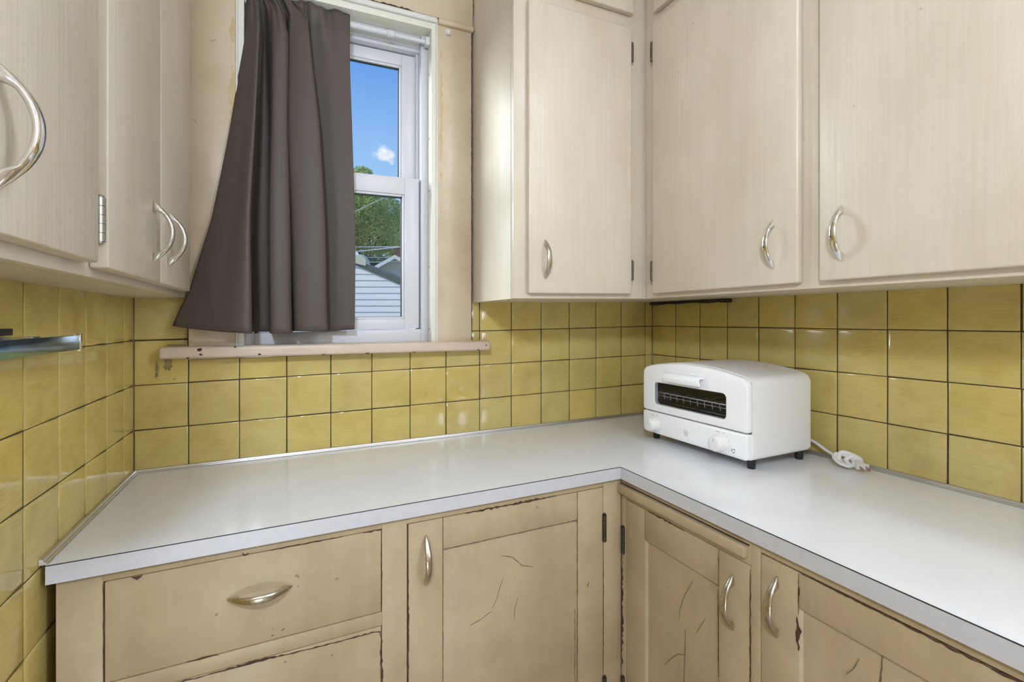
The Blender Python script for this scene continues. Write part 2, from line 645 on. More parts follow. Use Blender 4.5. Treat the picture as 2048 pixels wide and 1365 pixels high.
def tile_field(name, parent, ujoints, zjoints, to3, nrm, keep, tone, tilt_special=None, seed=1, gap=0.0011):
    """glazed tiles on a wall, each a low pillow with its own slight tilt, over dark grout"""
    rnd = random.Random(seed)
    vs, fs, ms, tones = [], [], [], []
    for i in range(len(ujoints) - 1):
        for j in range(len(zjoints) - 1):
            u0, u1, z0, z1 = ujoints[i], ujoints[i + 1], zjoints[j], zjoints[j + 1]
            for (a0, a1, b0, b1) in keep(u0, u1, z0, z1):
                if a1 - a0 < 0.004 or b1 - b0 < 0.004:
                    continue
                gp = gap
                du = rnd.uniform(-0.0004, 0.0004)
                dz = rnd.uniform(-0.0004, 0.0004)
                cu, cz = (a0 + a1) / 2, (b0 + b1) / 2
                ta = rnd.gauss(0, 0.004)
                tb = rnd.gauss(0, 0.004)
                if tilt_special and (i, j) in tilt_special:
                    ta, tb = tilt_special[(i, j)]
                rings = ((0.0, -g), (0.0, -0.0012), (0.0007, -0.0005), (0.0022, 0.0), (0.006, 0.0004))
                base = len(vs)
                for (ins, h) in rings:
                    e = gp + ins
                    for (p, q) in ((a0 + e, b0 + e), (a1 - e, b0 + e), (a1 - e, b1 - e), (a0 + e, b1 - e)):
                        hh = h + (ta * (p - cu) + tb * (q - cz) if h > -g else 0)
                        vs.append(to3(p + du, q + dz, hh))
                tv = tone(cu, cz, rnd)
                for r in range(len(rings) - 1):
                    for k in range(4):
                        k2 = (k + 1) % 4
                        fs.append((base + r * 4 + k, base + r * 4 + k2, base + (r + 1) * 4 + k2, base + (r + 1) * 4 + k))
                        tones.append(tv)
                b = base + (len(rings) - 1) * 4
                fs.append((b, b + 1, b + 2, b + 3))
                tones.append(tv)
    mbx = MB()
    mbx.add(vs, fs, 0, True)
    o = mbx.build(name, M['tile'], parent, auto=0)
    ca = o.data.color_attributes.new('tone', 'FLOAT_COLOR', 'CORNER')
    for p in o.data.polygons:
        for li in p.loop_indices:
            ca.data[li].color = (*tones[p.index], 1.0)
    return o


zj = [ZR + V * k for k in range(-11, 3)]


def clampz(z0, z1, lo, hi):
    return max(z0, lo), min(z1, hi)


def keep_back(u0, u1, z0, z1):
    out = []
    z0, z1 = clampz(z0, z1, 0.80, 1.3318)
    if z1 <= z0:
        return out
    SX0, SX1 = 0.1070, 0.8242
    zs = 1.176
    if z1 <= zs:
        return [(u0, u1, z0, z1)]
    if z0 < zs and u1 > SX0 and u0 < SX1:
        # tile runs under the stool; cut beside the casing
        if u0 >= SX0 and u1 <= SX1:
            return [(u0, u1, z0, zs)]
        if u0 < SX0:
            return [(u0, u1 if u1 - SX0 < 0.01 else SX0, z0, z1)]
        return [(u0, u1, z0, zs), (SX1, u1, zs, z1)]
    if u1 <= SX0 + 0.005 or u0 >= SX1:
        return [(u0, u1, z0, z1)]
    if u0 < SX0:
        return [(u0, SX0, z0, z1)]
    if u1 > SX1:
        return [(SX1, u1, z0, z1)]
    return []


def tone_back(u, z, r):
    return (0.42 + r.uniform(-0.2, 0.2), 0, 0)


uj = [0.0] + [W0 + T * i for i in range(0, 14)] + [XR]
tile_field('tile_courses', wall_back, uj, zj, lambda u, z, h: (u, -h, z), (0, -1, 0), keep_back, tone_back, seed=3)
ul = [0.0] + [LO + T * i for i in range(0, 14)]
tile_field('tile_courses', wall_left, ul, zj, lambda u, z, h: (h, -u, z), (1, 0, 0),
           lambda a, b, c, d: [(a, b, *clampz(c, d, 0.10, 1.3318))] if clampz(c, d, 0.10, 1.3318)[1] > clampz(c, d, 0.10, 1.3318)[0] else [],
           lambda u, z, r: (max(0, min(1, 0.3 + r.uniform(-0.2, 0.2))), 0, 0), seed=5, gap=0.0008)
ur = [0.0] + [RO + T * i - T for i in range(1, 15)]
tile_field('tile_courses', wall_right, ur, zj, lambda u, z, h: (XR - h, -u, z), (-1, 0, 0),
           lambda a, b, c, d: [(a, b, *clampz(c, d, 0.80, 1.3318))] if clampz(c, d, 0.80, 1.3318)[1] > clampz(c, d, 0.80, 1.3318)[0] else [],
           lambda u, z, r: (max(0, min(1, 0.45 + r.uniform(-0.2, 0.2))), 0, 0), seed=9)
# grout beds
MB().box(0, XR, 0.0012, g - 0.0001, 0.80, 1.175).box(0, 0.107, 0.0012, g - 0.0001, 1.175, 1.331).box(0.8242, XR, 0.0012, g - 0.0001, 1.175, 1.331).build('grout', M['grout'], wall_back)
MB().box(-g + 0.0001, -0.0012, -1.47, 0.0, 0.10, 1.331).build('grout', M['grout'], wall_left)
MB().box(XR + 0.0012, XR + g - 0.0001, -1.5, 0.0, 0.80, 1.331).build('grout', M['grout'], wall_right)
# grime on the tiles beside the stool
mb = MB()


def blot(mbx, cx, cz, rx, rz, seed, y=-0.0012, n=18):
    r = random.Random(seed)
    vs = [(cx, y, cz)]
    for k in range(n):
        a = 2 * PI * k / n
        q = 1 + r.uniform(-0.35, 0.25)
        vs.append((cx + math.cos(a) * rx * q, y, cz + math.sin(a) * rz * q))
    mbx.cuts.append((len(mbx.v), len(mbx.f)))
    mbx.add(vs, [(0, 1 + k, 1 + (k + 1) % n) for k in range(n)])


blot(mb, 0.066, 1.167, 0.009, 0.017, 1)
blot(mb, 0.045, 1.157, 0.0035, 0.018, 2)
blot(mb, 0.043, 1.142, 0.002, 0.008, 12)
blot(mb, 0.079, 1.131, 0.002, 0.002, 3)
blot(mb, 0.085, 1.211, 0.022, 0.004, 4)
mb.build('grime_mark', M['dirt'], wall_back)

# ------------------------------------------------------------------ window
win = thing('window_1', 'white vinyl double-hung window in the cream back wall', None, (0.4658, 0.0, 1.198))
win['kind'] = 'structure'
if 'category' in win:
    del win['category']
YJ = -0.02
# inner jambs and head of the old opening
mb = MB()
mb.box(WX1, WX1 + 0.0135, YJ, 0.155, 1.18, 2.13, 0.001)
mb.box(WX0 - 0.0135, WX0, YJ, 0.155, 1.18, 2.13, 0.001)
mb.box(WX0, WX1, YJ, 0.155, WZ1, 2.13, 0.001)
mb.build('jamb', M['jamb'], win)
mb = MB()
for z in (1.99, 1.80, 1.645, 1.42, 1.235):
    mb.lathe((WX1 + 0.0004, 0.006, z), (-1, 0, 0), [(0, 0.0035), (0.0008, 0.003)], n=10)
mb.build('screw_hole', M['seam'], win)
mb = MB()
mb.box(WX1 + 0.0136, WX1 + 0.0182, YJ - 0.003, 0.0, 1.198, 2.135, 0.0012)
mb.box(WX0 - 0.0182, WX0 - 0.0136, YJ - 0.003, 0.0, 1.198, 2.135, 0.0012)
mb.box(WX0 - 0.018, WX1 + 0.018, YJ - 0.008, 0.0, 2.1305, 2.146, 0.005, seg=3)
mb.build('bead', M['bead'], win)
ca = MB().box(0.1105, WX0 - 0.0183, YJ, g - 0.001, 1.19, 2.46, 0.0015).build('casing', M['casing'], win)
cb = MB().box(WX1 + 0.0183, 0.8285, YJ, g - 0.001, 1.19, 2.129, 0.0015).build('casing', M['casing'], win)
mb = MB()
mb.box(WX1 + 0.0186, 0.8349, YJ - 0.010, g - 0.001, 2.1295, 2.1455, 0.005, seg=3)
mb.build('cap_moulding', M['casing'], win)
hb = MB().box(WX0 - 0.0180, 0.8349, YJ - 0.001, g - 0.001, 2.147, CEIL - 0.002, 0.0015).build('header_board', M['casing'], win)
mb = MB()
mb.ribbon([(0.52, YJ - 0.0012, 2.1475), (0.60, YJ - 0.0012, 2.1485), (0.66, YJ - 0.0012, 2.1480)], 0.006, (0, -1, 0), seed=4, lift=0.0006)
mb.ribbon([(0.66, YJ - 0.0012, 2.1480), (0.74, YJ - 0.0012, 2.1475), (0.832, YJ - 0.0012, 2.1470)], 0.0014, (0, -1, 0), seed=5)
mb.ribbon([(0.832, YJ - 0.0012, 2.1470), (0.8335, YJ - 0.0012, 2.20), (0.833, YJ - 0.0012, 2.26)], 0.0014, (0, -1, 0), seed=6)
mb.ribbon([(0.8288, YJ - 0.0006, 1.20), (0.8288, YJ - 0.0006, 1.6), (0.8288, YJ - 0.0006, 2.128)], 0.0016, (0, -1, 0), seed=7, taper=False)
mb.build('paint_crack', M['chip'], win)
# yellowed paint scars on both casings
mb = MB()
for (z0, z1, w, s) in ((2.055, 2.03, 0.004, 1), (2.00, 1.72, 0.0065, 2), (1.70, 1.675, 0.007, 3), (1.60, 1.575, 0.006, 4)):
    mb.ribbon([(0.7345, YJ, z0), (0.7335, YJ, (z0 + z1) / 2), (0.734, YJ, z1)], w, (0, -1, 0), seed=s, jitter=0.5, lift=0.0002)
for (z0, z1, w, s) in ((2.02, 1.955, 0.008, 5), (1.90, 1.72, 0.010, 6), (1.71, 1.65, 0.007, 8)):
    mb.ribbon([(0.201, YJ, z0), (0.202, YJ, (z0 + z1) / 2), (0.2015, YJ, z1)], w, (0, -1, 0), seed=s, jitter=0.5, lift=0.0002)
mb.build('yellowed_paint', M['stain'], win)
mb = MB()
mb.ribbon([(0.155, YJ, 1.953), (0.162, YJ, 1.951), (0.165, YJ, 1.958), (0.170, YJ, 1.950)], 0.0008, (0, -1, 0), seed=9)
mb.ribbon([(0.117, YJ, 1.758), (0.124, YJ, 1.752), (0.1285, YJ, 1.742)], 0.0008, (0, -1, 0), seed=10)
mb.build('hairline_mark', M['crack'], win)
# vinyl frame, tracks and sashes
mb = MB()
mb.box(0.6845, WX1, 0.022, 0.12, 1.196, WZ1, 0.002)
mb.box(WX0, 0.2471, 0.022, 0.12, 1.196, WZ1, 0.002)
mb.box(0.2471, 0.6845, 0.022, 0.12, 1.196, 1.236, 0.002)
mb.box(0.2471, 0.6845, 0.03, 0.12, 2.079, WZ1, 0.002)
mb.box(0.2471, 0.6845, 0.042, 0.12, 2.069, 2.0788, 0.0015)
mb.box(0.6765, 0.6844, 0.052, 0.12, 1.236, 2.069, 0.0015)
mb.box(0.2472, 0.2551, 0.052, 0.12, 1.236, 2.069, 0.0015)
mb.build('vinyl_frame', M['vinyl'], win)


def sash(x0, x1, z0, z1, y, st, rb, rt, name):
    s = MB()
    s.box(x0, x0 + st, y, y + 0.032, z0, z1, 0.0015)
    s.box(x1 - st, x1, y, y + 0.032, z0, z1, 0.0015)
    s.box(x0 + st, x1 - st, y, y + 0.032, z0, z0 + rb, 0.0015)
    s.box(x0 + st, x1 - st, y, y + 0.032, z1 - rt, z1, 0.0015)
    so = s.build(name, M['vinyl'], win)
    gx0, gx1, gz0, gz1 = x0 + st, x1 - st, z0 + rb, z1 - rt
    # sloped glazing bead
    b = MB()
    w = 0.0062
    for (a, c, d, f) in ((gx0, gx0 + w, gz0, gz1), (gx1 - w, gx1, gz0, gz1), (gx0 + w, gx1 - w, gz0, gz0 + w), (gx0 + w, gx1 - w, gz1 - w, gz1)):
        b.box(a, c, y + 0.004, y + 0.018, d, f, 0.001)
    b.build('glazing_bead', M['vinyl'], so)
    q = MB()
    for (a, c, d, f) in ((gx0 + w, gx0 + w + 0.003, gz0 + w, gz1 - w), (gx1 - w - 0.003, gx1 - w, gz0 + w, gz1 - w), (gx0 + w, gx1 - w, gz0 + w, gz0 + w + 0.0012), (gx0 + w, gx1 - w, gz1 - w - 0.003, gz1 - w)):
        q.box(a, c, y + 0.010, y + 0.016, d, f)
    q.build('gasket', M['gasket'], so)
    MB().box(gx0 + 0.002, gx1 - 0.002, y + 0.0165, y + 0.0205, gz0 + 0.002, gz1 - 0.002).build('glass_pane', M['glass'], so)
    return so


sash(0.2514, 0.6802, 1.2382, 1.684, 0.030, 0.0432, 0.0290, 0.050, 'lower_sash')
sash(0.2540, 0.6775, 1.655, 2.0655, 0.064, 0.0420, 0.03, 0.034, 'upper_sash')
# stool: dead level
mb = MB()
mb.box(0.0560, 0.8815, -0.047, 0.022, 1.1700, 1.1985, 0.007, seg=3)
sill = mb.build('window_sill', M['sill'], win, k=0.0)
mb = MB()
for (x, z, w, h, s) in ((0.1375, 1.1905, 0.005, 0.0045, 1), (0.1395, 1.1795, 0.004, 0.0025, 2), (0.1135, 1.1715, 0.0025, 0.002, 3), (0.262, 1.1765, 0.004, 0.002, 4), (0.21, 1.1955, 0.003, 0.0015, 5), (0.41, 1.1715, 0.006, 0.001, 6), (0.52, 1.1715, 0.006, 0.0013, 7), (0.648, 1.1715, 0.005, 0.001, 8), (0.84, 1.1725, 0.003, 0.002, 9), (0.865, 1.186, 0.0025, 0.002, 10)):
    blot(mb, x, z, w, h, s + 20, y=-0.0476, n=12)
mb.build('paint_chip', M['dark_wood'], sill, k=0.0)

# ------------------------------------------------------------------ prototypes: bow pull and hinge
def pull_mesh(Ln=0.102, H=0.029, W=0.0068, thick=0.0070):
    """bow-shaped pull with pointed flat feet; runs along z, stands out along -y, base at y=0"""
    b = MB()
    n, m = 40, 14
    vs, fs = [], []
    for i in range(n + 1):
        t = -1 + 2 * i / n
        a = abs(t)
        ho = H * (1 - a ** 2.15) + 0.0012
        foot = 0.70
        if a > foot:
            hi = 0.0
        else:
            q = min(1.0, (foot - a) / 0.10)
            hi = max(0.0, (ho - thick * (1.0 + 0.25 * a))) * (q ** 0.5)
        w = W * (1 - a ** 5) ** 0.55 * (0.90 + 0.10 * math.cos(PI * t)) if a < 1 else 0.0003
        w = max(w, 0.0004)
        if a > foot - 0.05:
            w = max(0.0004, W * 0.98 * min(1.0, ((1 - a) / (1 - foot + 0.05)) ** 0.55))
        for k in range(m):
            an = 2 * PI * k / m
            cx, sy = math.cos(an), math.sin(an)
            x = w * (abs(cx) ** 0.75) * (1 if cx >= 0 else -1)
            f = (sy + 1) / 2
            f = f ** 0.8
            y = -(hi + (ho - hi) * f)
            vs.append((x, y, t * Ln / 2))
    for i in range(n):
        for k in range(m):
            fs.append((i * m + k, i * m + (k + 1) % m, (i + 1) * m + (k + 1) % m, (i + 1) * m + k))
    fs.append(tuple(range(m)))
    fs.append(tuple(n * m + k for k in range(m)))
    b.add(vs, fs, 0, True)
    return b


def proto(mbx, name, mt):
    o = mbx.build(name, mt, None, k=0.0, auto=50)
    C.objects.unlink(o)
    return o


P_PULL = proto(pull_mesh(), 'handle', M['chrome'])
P_PULL_OLD = proto(pull_mesh(0.100, 0.026, 0.0066), 'handle', M['old_chrome'])


def hinge_mesh(h=0.056, r=0.0042, leaf=0.0):
    b = MB()
    k = 5
    z = -h / 2
    prof = [(0, r * 0.3), (0.0016, r * 0.8), (0.003, r * 0.75), (0.0032, r)]
    seg = (h - 0.0064) / k
    d = 0.0032
    for i in range(k):
        prof += [(d, r), (d + seg - 0.0008, r), (d + seg - 0.0006, r * 0.72), (d + seg - 0.0001, r * 0.72)]
        d += seg
    prof += [(h - 0.003, r * 0.75), (h - 0.0016, r * 0.8), (h, r * 0.3)]
    b.lathe((0, 0, z), (0, 0, 1), prof, n=14)
    if leaf:
        b.box(-leaf, leaf, -0.0006, 0.0016, z + 0.004, -z - 0.004)
    return b


P_HINGE = proto(hinge_mesh(0.056, 0.0048), 'hinge', M['antique'])
P_HINGE_BIG = proto(hinge_mesh(0.062, 0.0062), 'hinge', M['steel'])
P_HINGE_DARK = proto(hinge_mesh(0.068, 0.0052, 0.004), 'hinge', M['bronze'])

# ------------------------------------------------------------------ upper cabinets
CB = 1.3135      # underside
# back unit, right of the window
uc = thing('wall_cabinet', 'cream wall cabinet with one tall door, right of the window above the tiles', 'cabinet', (1.04, 0.0, CB), group='wall cabinets')
b = MB()
UB0, UB1 = 0.8360, 1.2527
b.box(UB0, UB1, -0.287, -0.0005, CB, CEIL - 0.004)
b.box(UB0, UB1, -0.3050, -0.2872, CB, CEIL - 0.004, 0.0012)
b.build('body', M['upper'], uc)
d = MB().box(0.8700, 1.1885, -0.3235, -0.3053, 1.3260, 2.0625, 0.0035, seg=3).build('door', M['upper'], uc)
place(P_PULL_OLD, 'handle', d, (0.9150, -0.3235, 1.4118))
for z in (1.9975, 1.392):
    place(P_HINGE, 'hinge', d, (1.1915, -0.3200, z))
d = MB().box(0.8760, 1.1945, -0.3235, -0.3053, 2.1040, 2.44, 0.0035, seg=3).build('upper_door', M['upper'], uc)
place(P_HINGE, 'hinge', d, (1.1975, -0.3200, 2.38))

# right unit
UX = 1.2532
rc = thing('wall_cabinet', 'cream wall cabinet with two wide doors along the right wall above the toaster oven', 'cabinet', (1.4, -0.8, CB), group='wall cabinets')
b = MB()
b.box(UX + 0.018, XR - 0.0005, -1.75, -0.0005, CB, CEIL - 0.004)
b.box(UX, UX + 0.0178, -1.75, -0.0005, CB, CEIL - 0.004, 0.0012)
b.build('body', M['upper'], rc)


def rdoor(y0, y1, z0, z1, name, par):
    return MB().box(UX - 0.0183, UX - 0.0003, y0, y1, z0, z1, 0.0035, seg=3).build(name, M['upper'], par)


RZ = -PI / 2   # turns a pull from facing -y to facing -x
d = rdoor(-0.7665, -0.3510, 1.3258, 2.072, 'door', rc)
place(P_PULL, 'handle', d, (UX - 0.0183, -0.7152, 1.4090), (0, 0, RZ))
for z in (1.994, 1.3885):
    place(P_HINGE, 'hinge', d, (UX - 0.0160, -0.3482, z), (0, 0, RZ))
d = rdoor(-1.22, -0.8080, 1.3258, 2.072, 'door', rc)
place(P_PULL, 'handle', d, (UX - 0.0183, -0.8490, 1.4090), (0, 0, RZ))
d = rdoor(-0.7665, -0.3540, 2.0995, 2.44, 'upper_door', rc)
place(P_HINGE, 'hinge', d, (UX - 0.0160, -0.3510, 2.38), (0, 0, RZ))
rdoor(-1.22, -0.8080, 2.0995, 2.44, 'upper_door', rc)
# blemishes on the doors
# left unit, shallow
lc = thing('wall_cabinet', 'shallow cream wall cabinet on the left wall with three narrow doors', 'cabinet', (0.05, -0.6, 1.325), group='wall cabinets')
b = MB()
b.box(0.0005, 0.0875, -0.985, -0.0005, 1.3255, CEIL - 0.004)
b.box(0.0877, 0.1050, -0.985, -0.0215, 1.3255, CEIL - 0.004, 0.0012)
b.build('body', M['upper'], lc)


def ldoor(y0, y1, z0, z1, name='door'):
    return MB().box(0.1053, 0.1250, y0, y1, z0, z1, 0.0025, seg=3).build(name, M['upper'], lc)


d1 = ldoor(-0.9600, -0.6536, 1.3400, 2.40)
place(P_PULL, 'handle', d1, (0.1250, -0.8765, 1.4220), (0, 0, PI / 2))
d2 = ldoor(-0.6205, -0.3560, 1.3370, 2.40)
place(P_PULL, 'handle', d2, (0.1250, -0.4075, 1.4190), (0, 0, PI / 2))
place(P_HINGE_BIG, 'hinge', d2, (0.1180, -0.6275, 1.3965), (0, 0, PI / 2))
d3 = ldoor(-0.3535, -0.0896, 1.3370, 2.40)
place(P_PULL, 'handle', d3, (0.1250, -0.3030, 1.4230), (0, 0, PI / 2))

# ------------------------------------------------------------------ base cabinets
FY, FX = -0.457, 1.048
CT = 0.882      # underside of the counter (counter slope)
bc = thing('base_cabinet', 'worn tan base cabinet below the window with two drawers and a cracked door', 'cabinet', (0.5, -0.25, 0.0), k=KC, group='base cabinets')
b = MB()
D = 0.02
for (x0, x1, z0, z1) in ((0.018, 0.0731, 0.10, CT), (0.4898, 0.5371, 0.10, CT), (0.9975, FX - 0.0003, 0.10, CT),
                         (0.0731, 0.4898, 0.868, CT), (0.0731, 0.4898, 0.685, 0.710), (0.0731, 0.4898, 0.415, 0.44), (0.0731, 0.4898, 0.10, 0.14),
                         (0.5371, 0.9975, 0.868, CT), (0.5371, 0.9975, 0.10, 0.14)):
    b.box(x0, x1, FY, FY + D, z0, z1, 0.0008)
b.box(0.018, 0.036, FY + D, -0.005, 0.10, CT, mat=0)
b.box(0.036, FX - 0.0003, FY + D + 0.001, -0.005, 0.10, CT - 0.001, mat=1)
b.box(0.018, FX - 0.01, FY + 0.07, -0.005, -0.003, 0.0995, mat=1)
b.build('body', [M['lower'], M['dark_wood']], bc, k=KC)


def inset(x0, x1, z0, z1, gapl=0.0016, gap=0.0012):
    return (x0 + gapl, x1 - gap, FY + 0.0004, FY + D, z0 + gap, z1 - gap)


dr = MB().box(*inset(0.0731, 0.4898, 0.710, 0.868), 0.0018).build('drawer', M['lower'], bc, k=KC)
place(P_PULL_OLD, 'handle', dr, (0.2860, FY, 0.7985), (0, PI / 2, 0), k=KC)
mb = MB()
yq = FY - 0.0001
for pts, w, s in (([(0.108, yq, 0.8655), (0.115, yq, 0.8645), (0.122, yq, 0.8665)], 0.0035, 1),
                  ([(0.259, yq, 0.869), (0.263, yq, 0.8695), (0.268, yq, 0.8685)], 0.005, 2),
                  ([(0.455, yq, 0.867), (0.470, yq, 0.8675), (0.4885, yq, 0.8668)], 0.0022, 3),
                  ([(0.3, yq, 0.8678), (0.42, yq, 0.8678)], 0.0012, 33),
                  ([(0.406, yq, 0.7925), (0.412, yq, 0.794)], 0.0022, 4),
                  ([(0.318, yq, 0.7235), (0.3235, yq, 0.725)], 0.002, 5), ([(0.3025, yq, 0.719), (0.307, yq, 0.720)], 0.0015, 6),
                  ([(0.0735, yq, 0.865), (0.0745, yq, 0.80), (0.074, yq, 0.715)], 0.0012, 7),
                  ([(0.18, yq, 0.7118), (0.21, yq, 0.7122), (0.225, yq, 0.7105)], 0.0016, 8),
                  ([(0.4885, yq, 0.84), (0.4893, yq, 0.78), (0.4885, yq, 0.715)], 0.0012, 9)):
    mb.ribbon(pts, w, (0, -1, 0), seed=s, jitter=0.6)
mb.build('paint_chip', M['chip'], dr, k=KC)
dr2 = MB().box(*inset(0.0731, 0.4898, 0.44, 0.685), 0.0018).build('drawer', M['lower'], bc, k=KC)
place(P_PULL_OLD, 'handle', dr2, (0.2860, FY, 0.58), (0, PI / 2, 0), k=KC)
mb = MB()
mb.ribbon([(0.13, yq, 0.6835), (0.22, yq, 0.682), (0.30, yq, 0.6812), (0.38, yq, 0.6775), (0.47, yq, 0.6765), (0.486, yq, 0.674), (0.488, yq, 0.66), (0.487, yq, 0.60)], 0.0013, (0, -1, 0), seed=11, jitter=0.7)
mb.ribbon([(0.25, yq, 0.6835), (0.31, yq, 0.682)], 0.0028, (0, -1, 0), seed=12, jitter=0.7)
mb.ribbon([(0.4890, yq, 0.66), (0.4888, yq, 0.55)], 0.0026, (0, -1, 0), seed=13, jitter=0.7)
mb.build('paint_chip', M['chip'], dr2, k=KC)
MB().box(*inset(0.0731, 0.4898, 0.14, 0.415), 0.0018).build('drawer', M['lower'], bc, k=KC)

# cracked door, frame and flush panel
dx0, dx1, dz0, dz1 = 0.5371 + 0.0032, 0.9975 - 0.0012, 0.14 + 0.0012, 0.868 - 0.0015
s1, s2, rz = 0.6091, 0.9255, 0.803
mb = MB()
mb.box(dx0, s1 - 0.0003, FY + 0.0003, FY + D, dz0, dz1, 0.0012)
mb.box(s2 + 0.0003, dx1, FY + 0.0003, FY + D, dz0, dz1, 0.0012)
mb.box(s1 + 0.0001, s2 - 0.0001, FY + 0.0005, FY + D, rz + 0.0003, dz1, 0.0008)
mb.box(s1 + 0.0001, s2 - 0.0001, FY + 0.0005, FY + D, dz0, 0.215, 0.0008)
mb.box(s1 + 0.0004, s2 - 0.0004, FY + 0.0016, FY + D, 0.2153, rz - 0.0004, 0.0008)
dd = mb.build('door', M['lower'], bc, k=KC)
place(P_PULL_OLD, 'handle', dd, (0.5740, FY, 0.7895), k=KC)
for z in (0.7725, 0.392):
    place(P_HINGE_DARK, 'hinge', dd, (0.9985, FY - 0.0015, z), k=KC)
mb = MB()
yp = FY + 0.0014
for pts, w, s in (([(0.736, yp, 0.763), (0.763, yp, 0.754), (0.785, yp, 0.731), (0.812, yp, 0.722)], 0.0011, 1),
                  ([(0.742, yp, 0.716), (0.731, yp, 0.690), (0.727, yp, 0.675), (0.716, yp, 0.657)], 0.0005, 2),
                  ([(0.716, yp, 0.652), (0.692, yp, 0.641), (0.667, yp, 0.634)], 0.0006, 3),
                  ([(0.776, yp, 0.665), (0.768, yp, 0.640), (0.767, yp, 0.617)], 0.0006, 4)):
    mb.ribbon(pts, w, (0, -1, 0), seed=s, jitter=0.4)
mb.ribbon([(s1, yq, rz), (0.75, yq, rz + 0.0003), (s2, yq, rz)], 0.0007, (0, -1, 0), seed=5, jitter=0.7, taper=False)
mb.ribbon([(s1, yq, dz1), (s1, yq, 0.7), (s1, yq, 0.45)], 0.0007, (0, -1, 0), seed=6, jitter=0.7, taper=False)
mb.ribbon([(s2, yq, dz1), (s2, yq, 0.7), (s2, yq, 0.40)], 0.0009, (0, -1, 0), seed=7, jitter=0.8, taper=False)
mb.ribbon([(0.9195, yp, 0.60), (0.9195, yp, 0.40)], 0.0008, (0, -1, 0), seed=27, jitter=0.8, taper=False)
mb.build('paint_crack', M['crack'], dd, k=KC)
mb = MB()
for pts, w, s in (([(0.655, yq, 0.8672), (0.72, yq, 0.868), (0.80, yq, 0.8675), (0.87, yq, 0.868)], 0.0026, 1),
                  ([(0.5385, yq, 0.80), (0.5392, yq, 0.65), (0.538, yq, 0.50)], 0.0020, 2),
                  ([(0.951, yq, 0.643), (0.956, yq, 0.655)], 0.0012, 3),
                  ([(0.9970, yq, 0.735), (0.9972, yq, 0.55), (0.9965, yq, 0.43)], 0.0008, 4),
                  ([(s1 + 0.0004, yq, 0.452), (s1 + 0.0008, yq, 0.444)], 0.002, 5)):
    mb.ribbon(pts, w, (0, -1, 0), seed=s, jitter=0.7)
mb.build('paint_chip', M['chip'], dd, k=KC)

# right run
br = thing('base_cabinet', 'worn tan base cabinet on the right with a pull-out board above its narrow door', 'cabinet', (1.3, -0.9, 0.0), k=KC, group='base cabinets')
b = MB()
RB = -1.75
for (y0, y1, z0, z1) in ((-0.4735, FY - 0.0003, 0.10, CT), (-0.8290, -0.8110, 0.10, CT), (-1.29, -1.25, 0.10, CT), (RB, -1.72, 0.10, CT),
                         (-0.8110, -0.4735, 0.8365, CT), (-0.8110, -0.4735, 0.10, 0.14), (-1.25, -0.8290, 0.868, CT), (-1.25, -0.8290, 0.10, 0.14),
                         (-1.72, -1.29, 0.868, CT), (-1.72, -1.29, 0.10, 0.14)):
    b.box(FX, FX + D, y0, y1, z0, z1, 0.0008)
b.box(FX + D + 0.001, XR - 0.005, RB, FY - 0.001, 0.10, CT - 0.001, mat=1)
b.box(FX + 0.07, XR - 0.005, RB, -0.46, -0.008, 0.0995, mat=1)
b.build('body', [M['lower'], M['dark_wood']], br, k=KC)
pb = MB().box(FX - 0.013, FX - 0.0002, -0.8070, -0.4605, 0.8500, 0.8690, 0.002).box(FX - 0.0005, FX - 0.0001, -0.8085, -0.4590, 0.8690, 0.8715, mat=1).build('pull_out_board', [M['lower'], M['dark_wood']], br, k=KC)


def panel_door(y0, y1, z0, z1, s1, s2, rz, rb, depth):
    """frame-and-panel door of the right run; y0 is the edge nearer the camera"""
    m_ = MB()
    x = FX + 0.0003
    m_.box(x, FX + D, s1, y1, z0, z1, 0.0012)
    m_.box(x, FX + D, y0, s2, z0, z1, 0.0012)
    m_.box(x + 0.0002, FX + D, s2 + 0.0001, s1 - 0.0001, rz, z1, 0.0008)
    m_.box(x + 0.0002, FX + D, s2 + 0.0001, s1 - 0.0001, z0, rb, 0.0008)
    m_.box(x + depth, FX + D, s2 + 0.0001, s1 - 0.0001, rb, rz)
    # worn sloping edge of the recess
    e = 0.004
    vs = [(x + 0.0006, s1, rb), (x + 0.0006, s1, rz), (x + depth, s1 - e, rz), (x + depth, s1 - e, rb)]
    m_.add(vs, [(0, 1, 2, 3)])
    vs = [(x + 0.0006, s2, rb), (x + 0.0006, s2, rz), (x + depth, s2 + e * 0.5, rz), (x + depth, s2 + e * 0.5, rb)]
    m_.add(vs, [(0, 1, 2, 3)])
    vs = [(x + 0.0006, s1, rz), (x + 0.0006, s2, rz), (x + depth, s2, rz - e * 0.6), (x + depth, s1, rz - e * 0.6)]
    m_.add(vs, [(0, 1, 2, 3)])
    return m_.build('door', M['lower'], br, k=KC)


